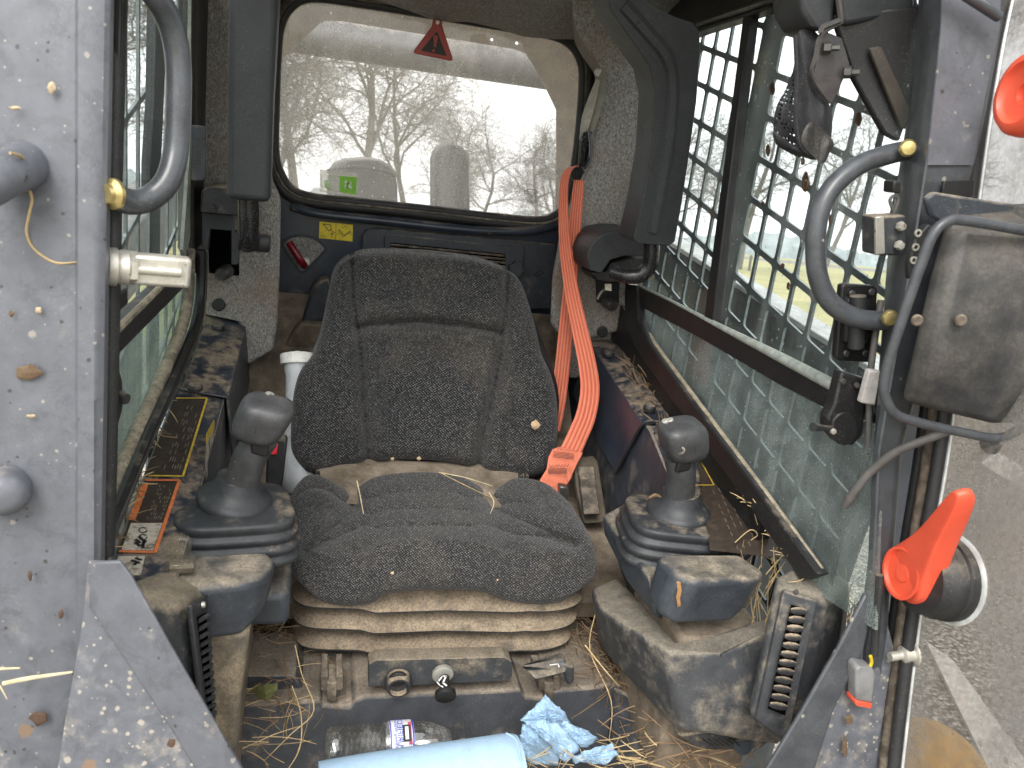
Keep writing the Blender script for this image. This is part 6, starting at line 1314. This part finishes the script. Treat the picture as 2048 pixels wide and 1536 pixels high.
# water bottle
wb = thing('water_bottle', at(740, 1490, Y=1.05), 'crushed clear water bottle with white and blue label behind the towel roll', 'bottle')
w0, w1 = at(648, 1497, Y=1.05), at(900, 1477, Y=1.055); wax = (w1 - w0).normalized(); Lw = (w1 - w0).length
prw = [(.014, 0), (.027, .003), (.0315, .012), (.0315, .022)]
for k in range(9): prw += [(.0285, .028 + k * .0085), (.0315, .032 + k * .0085)]
prw += [(.031, .112), (.031, .15), (.030, .165), (.026, .185), (.018, .205), (.0135, .215)]
prw = [(r, h * Lw / .215) for r, h in prw]
lat('bottle_shell', prw, w0, wax, 'bottleclear', wb, sides=36, angle=60)
pr2 = [(.0317, Lw * .50), (.0322, Lw * .505), (.0322, Lw * .685), (.0317, Lw * .69)]
lat('paper_label', pr2, w0, wax, 'labelpaper', wb, sides=36)
for k, hh in ((.502, .512), (.676, .688)): lat('label_band', [(.0325, Lw * k), (.0325, Lw * hh)], w0, wax, 'labelblue', wb, sides=36)
# front-facing side of the label: lettering turned along the bottle
lr = (Vector((0, -.55, .83)) - wax * Vector((0, -.55, .83)).dot(wax)).normalized(); lup = wax
def lab(f, side, r=.0331):
    d_ = (lr * math.cos(side) + wax.cross(lr) * math.sin(side)); return w0 + wax * Lw * f + d_ * r, d_
for s_, f, sz, a in (('PURIFIED', .575, .0115, .0), ('Drinking Water', .545, .0072, .0)):
    pp_, dd_ = lab(f, -.05); rt3 = wax.cross(dd_).normalized(); text('label_text', s_, sz, pp_ + dd_ * .0004, -rt3, wax, 'labelblue', wb, .0001)
pp_, dd_ = lab(.63, -.1); v, f = boxg(pp_ + dd_ * .0002, wax * .006, wax.cross(dd_) * .0125, dd_ * .0004); mesh('label_emblem', v, f, 'ink', wb)
v, f = boxg(pp_ + dd_ * .0008, wax * .0025, wax.cross(dd_) * .0095, dd_ * .0002); mesh('label_emblem_bar', v, f, 'labelpaper', wb)
pp_, dd_ = lab(.655, -.1); v, f = boxg(pp_ + dd_ * .0001, wax * .0025, wax.cross(dd_) * .017, dd_ * .0004); mesh('label_stripe', v, f, 'labelred', wb)
# olive leaf
lf = [at(u, v, Y=y) for u, v, y in [(504, 1378, 1.125), (508, 1370, 1.13), (530, 1368, 1.12), (556, 1367, 1.13), (555, 1380, 1.12), (545, 1392, 1.115), (533, 1402, 1.105), (516, 1396, 1.112)]]
mid = at(531, 1386, Y=1.095); vs = lf + [mid]; o = mesh('dry_leaf', vs, [(i, (i + 1) % 8, 8) for i in range(8)], 'leafdead', smooth=False); sdm = o.modifiers.new('t', 'SOLIDIFY'); sdm.thickness = .0008
tag(o, 'folded olive green dead leaf on the riser left of the seat rails', 'leaf')

# ---------------- hay
def strand(p, d, L, r, rg, sag=.2, lift=0):
    pts = [p]; d = Vector(d).normalized(); cur = rg.gauss(0, .18)
    for i in range(4):
        d = (Matrix.Rotation(cur, 3, 'Z') @ d); d.z += rg.gauss(0, .08) + lift; d.normalize(); pts.append(pts[-1] + d * L / 4)
    return tubeg(pts, [r, r, r, r * .9, r * .5], 3, cap=False)
def hay(name, spots, m, label, seed, group=None):
    """spots: (center, spread, count, length, radius)"""
    rg = random.Random(seed); vs, fs = [], []
    for c, sp_, n, L, r in spots:
        for _ in range(n):
            p = Vector(c) + Vector([rg.gauss(0, s) for s in sp_]); a = rg.uniform(0, 6.28); g_ = strand(p, (math.cos(a), math.sin(a), rg.gauss(0, .25)), L * rg.uniform(.4, 1.3), r * rg.uniform(.6, 1.3), rg)
            k = len(vs); vs += g_[0]; fs += [tuple(i + k for i in f) for f in g_[1]]
    o = mesh(name, vs, fs, m, None, smooth=False); return tag(o, label, 'hay', kind='stuff')
hL = at(555, 1290, Y=1.28); hR = at(1190, 1300, Y=1.26)
hay('loose_hay', [(hL, (.035, .09, .022), 420, .06, .0008), (at(530, 1235, Y=1.35), (.03, .07, .03), 200, .07, .0009), (hR, (.03, .06, .03), 260, .08, .0009), (at(1225, 1350, Y=1.16), (.02, .03, .02), 120, .09, .0009), (at(1370, 1480, Y=1.0), (.035, .05, .03), 200, .08, .001), (at(1180, 1240, Y=1.4), (.02, .1, .03), 120, .07, .0009)], 'strawdark', 'brown hay litter packed around the seat base', 1)
hay('pale_hay', [(hL, (.035, .07, .018), 26, .06, .0008), (at(560, 1400, Y=1.12), (.05, .015, .008), 16, .07, .0008), (at(510, 1500, Y=1.04), (.02, .02, .02), 16, .08, .0008), (hR, (.02, .05, .02), 20, .06, .0008), (at(1250, 1520, Y=1.02), (.04, .03, .012), 34, .06, .0009), (at(1350, 1500, Y=.98), (.03, .03, .02), 26, .06, .0009), (at(1110, 1535, Y=.98), (.05, .02, .006), 26, .06, .0008)], 'straw', 'pale straw scattered over the cab floor', 2)
def runhay(name, a, b, n, spread, m, seed, L=.06):
    rg = random.Random(seed); vs, fs = [], []; a, b = Vector(a), Vector(b); dd = (b - a).normalized()
    for _ in range(n):
        p = a.lerp(b, rg.random()) + Vector([rg.gauss(0, s) for s in spread]); dv = dd + Vector((rg.gauss(0, .35), rg.gauss(0, .35), rg.gauss(0, .2))); g_ = strand(p, dv if rg.random() < .5 else -dv, L * rg.uniform(.4, 1.3), .0008 * rg.uniform(.7, 1.6), rg)
        k = len(vs); vs += g_[0]; fs += [tuple(i + k for i in f) for f in g_[1]]
    return tag(mesh(name, vs, fs, m, None, smooth=False), None, None, kind='stuff')
runhay('sill_hay', at(324, 800, X=-.236), at(216, 1090, X=-.236), 60, (.002, .01, .003), 'straw', 5, .035)
runhay('sill_hay', at(334, 760, X=-.236), at(212, 1100, X=-.236), 110, (.003, .01, .003), 'strawdark', 6, .035)
runhay('sill_hay', at(1490, 985, X=.688), at(1612, 1150, X=.688), 80, (.003, .012, .003), 'straw', 7, .03)
runhay('ledge_hay', at(1255, 720, X=.672), at(1330, 860, X=.672), 70, (.008, .04, .005), 'strawdark', 8, .04)
runhay('console_hay', at(1445, 1075, Y=1.12), at(1500, 1080, Y=1.08), 36, (.01, .02, .008), 'strawpale', 9, .04)
runhay('console_hay', at(1545, 1120, Y=1.0), at(1520, 1240, Y=.98), 36, (.01, .02, .012), 'straw', 10, .05)
runhay('console_hay', at(1720, 1200, Y=.95), at(1700, 1250, Y=.95), 40, (.012, .02, .012), 'straw', 11, .05)
# single long straws one can point at
def straw(pts, r, lb, m='strawpale', nm='straw_stem'):
    return tag(tube(nm, [at(u, v, Y=y) for u, v, y in pts], [r] * (len(pts) - 1) + [r * .4], m, sides=6, n=5), lb, 'straw')
straw([(6, 1367, .775), (60, 1356, .775), (145, 1344, .775)], .0022, 'thick pale straw lying across the muddy left post')
straw([(-10, 1338, .78), (40, 1336, .78)], .0016, 'short straw above the thick one on the left post')
straw([(0, 1372, .775), (14, 1398, .775)], .001, 'tiny straw hanging below the thick one at the left post edge')
straw([(20, 306, .835), (44, 314, .85), (50, 335, .865), (58, 375, .88), (64, 400, .884), (58, 430, .884), (53, 462, .884), (62, 490, .884), (85, 512, .883), (115, 526, .882), (155, 524, .88)], .0013, 'long curved tan straw hooked over the boss on the left post', 'straw')
straw([(714, 962, 1.40), (722, 1000, 1.36), (727, 1028, 1.33)], .0012, 'straw lying over the left bolster seam of the seat cushion')
straw([(878, 945, 1.47), (930, 955, 1.46), (985, 972, 1.42)], .0010, 'straw lying between backrest and cushion')
straw([(978, 985, 1.40), (988, 1005, 1.37), (980, 1028, 1.33)], .0011, 'bent straw on the right bolster of the seat cushion')
straw([(880, 945, 1.465), (960, 985, 1.44), (1000, 1000, 1.4)], .0008, 'thin straw crossing the seat pan', 'straw')
straw([(584, 1372, 1.10), (602, 1430, 1.06), (598, 1500, 1.03), (560, 1560, 1.0)], .0009, 'long looping straw hanging down the left of the riser', 'straw')
straw([(590, 1290, 1.12), (604, 1350, 1.10), (628, 1420, 1.06), (580, 1470, 1.04), (530, 1520, 1.02)], .0008, 'second long straw bending over the riser edge', 'straw')
straw([(1190, 1230, 1.15), (1180, 1300, 1.12), (1222, 1400, 1.06), (1218, 1480, 1.02)], .0009, 'long straw bending down beside the crumpled towel', 'straw')
straw([(1170, 1290, 1.10), (1210, 1340, 1.06), (1238, 1372, 1.05)], .0012, 'thick straw at the right end of the seat bellows', 'straw')
straw([(1236, 1512, .98), (1290, 1524, .95), (1330, 1535, .93)], .0016, 'thick straw lying right of the crumpled towel', 'straw')
straw([(1470, 1085, 1.05), (1500, 1060, 1.05), (1515, 1070, 1.05), (1500, 1090, 1.05), (1560, 1130, 1.0)], .0009, 'curled tendril behind the right console block', 'straw')
straw([(1320, 700, 1.55), (1308, 725, 1.53)], .003, 'curled brown leaf stuck to the lower window pane', 'leafbrown', 'leaf_scrap')
# dried droppings stuck on the window glass
rg = random.Random(9)
for (u, v, a, b, lb) in ((1545, 178, 6, 14, 'brown dropping on the glass behind the mesh bag'), (1536, 300, 5, 14, 'brown dropping on the glass left of the mesh bag tip'), (1611, 366, 9, 22, 'largest brown dropping on the glass below the mesh bag'), (1606, 322, 5, 9, 'brown dropping just under the mesh bag'), (1717, 238, 8, 14, 'brown dropping on the glass right of the steel bracket'), (1526, 407, 4, 5, 'small round dropping on the glass beside a grille bar'), (1565, 532, 5, 6, 'round dropping on the glass over the field'), (1444, 522, 3, 5, 'small dropping on the glass beside the black divider'), (1577, 572, 5, 8, 'pale dropping on the glass over the grass'), (1660, 440, 3, 14, 'thin dropping on the glass inside the grab handle loop')):
    rs = []
    for k_, dx in ((1, 0), (.85, -.0012), (.4, -.0018)):
        rs.append([at(u + math.cos(t_ * .524) * a * k_ * rg.uniform(.75, 1.15), v + math.sin(t_ * .524) * b * k_ * rg.uniform(.8, 1.1), X=.6985 + dx) for t_ in range(12)])
    tag(rings('bird_dropping', rs, 'droppings' if 'droppings' in M else 'leafbrown', None), lb, 'dropping', 'droppings on the window glass')
# mud splats and seed husks stuck on the near left post
mudm = mat('dried_brown_mud', (.13, .085, .05), .9, bump=.5, bscale=150, dscale=40); rustm = mat('red_brown_blob', (.085, .048, .03), .6, bump=.4, dscale=50); tanm = mat('pale_tan_husk', (.42, .33, .22), .85, bump=.3, dscale=60)
def splat(u, v, a, b, m, lb, Y=None, seed=1):
    rg = random.Random(seed); Y = Y or (.8845 - .0000777 * (v - 420)); prof_ = [rg.uniform(.65, 1.2) for _ in range(14)]
    rs = [[at(u + math.cos(t * .4488) * a * k * prof_[t], v + math.sin(t * .4488) * b * k * prof_[(t * 3) % 14], Y=Y - dy) for t in range(14)] for k, dy in ((1, 0), (.92, .0008), (.62, .0014), (.25, .0017))]
    tag(rings('mud_splat', rs, m, None), lb, 'mud splat', 'mud splats on the near left post')
splat(56, 744, 27, 17, mudm, 'large brown mud splat with a ragged edge, midway up the left post', seed=2)
splat(78, 1436, 20, 17, rustm, 'glossy red brown blob low on the left post below the thick straw', .803, 3)
splat(342, 1500, 17, 26, rustm, 'tall brown blob near the lower edge of the left gusset', .770, 4)
splat(30, 216, 14, 4, tanm, 'tan sliver stuck above the upper tube end on the left post', .8985, 5)
splat(103, 175, 9, 13, tanm, 'pale tan splash high on the left post', .902, 6)
splat(23, 628, 7, 7, mudm, 'small round brown mud spot on the left post, left of the tan one', seed=7)
splat(77, 620, 7, 8, tanm, 'small tan spot on the left post beside the brown one', seed=8)
splat(62, 832, 12, 4, tanm, 'slanted tan husk on the left post under the large mud splat', seed=9)
splat(122, 1228, 6, 10, rustm, 'brown oval blob on the left post above the thick straw', .818, 10)
splat(60, 1152, 5, 11, rustm, 'thin red sliver on the left post below the lower knob', .822, 11)
splat(300, 1268, 8, 7, tanm, 'small pinkish tan fleck on the upper fold of the left gusset', .788, 12)
splat(1698, 1440, 9, 12, mudm, 'dark brown mud blot on the right gusset below the connector', .775, 13)
splat(1690, 1492, 6, 24, mudm, 'long brown mud run under the blot on the right gusset', .772, 14)
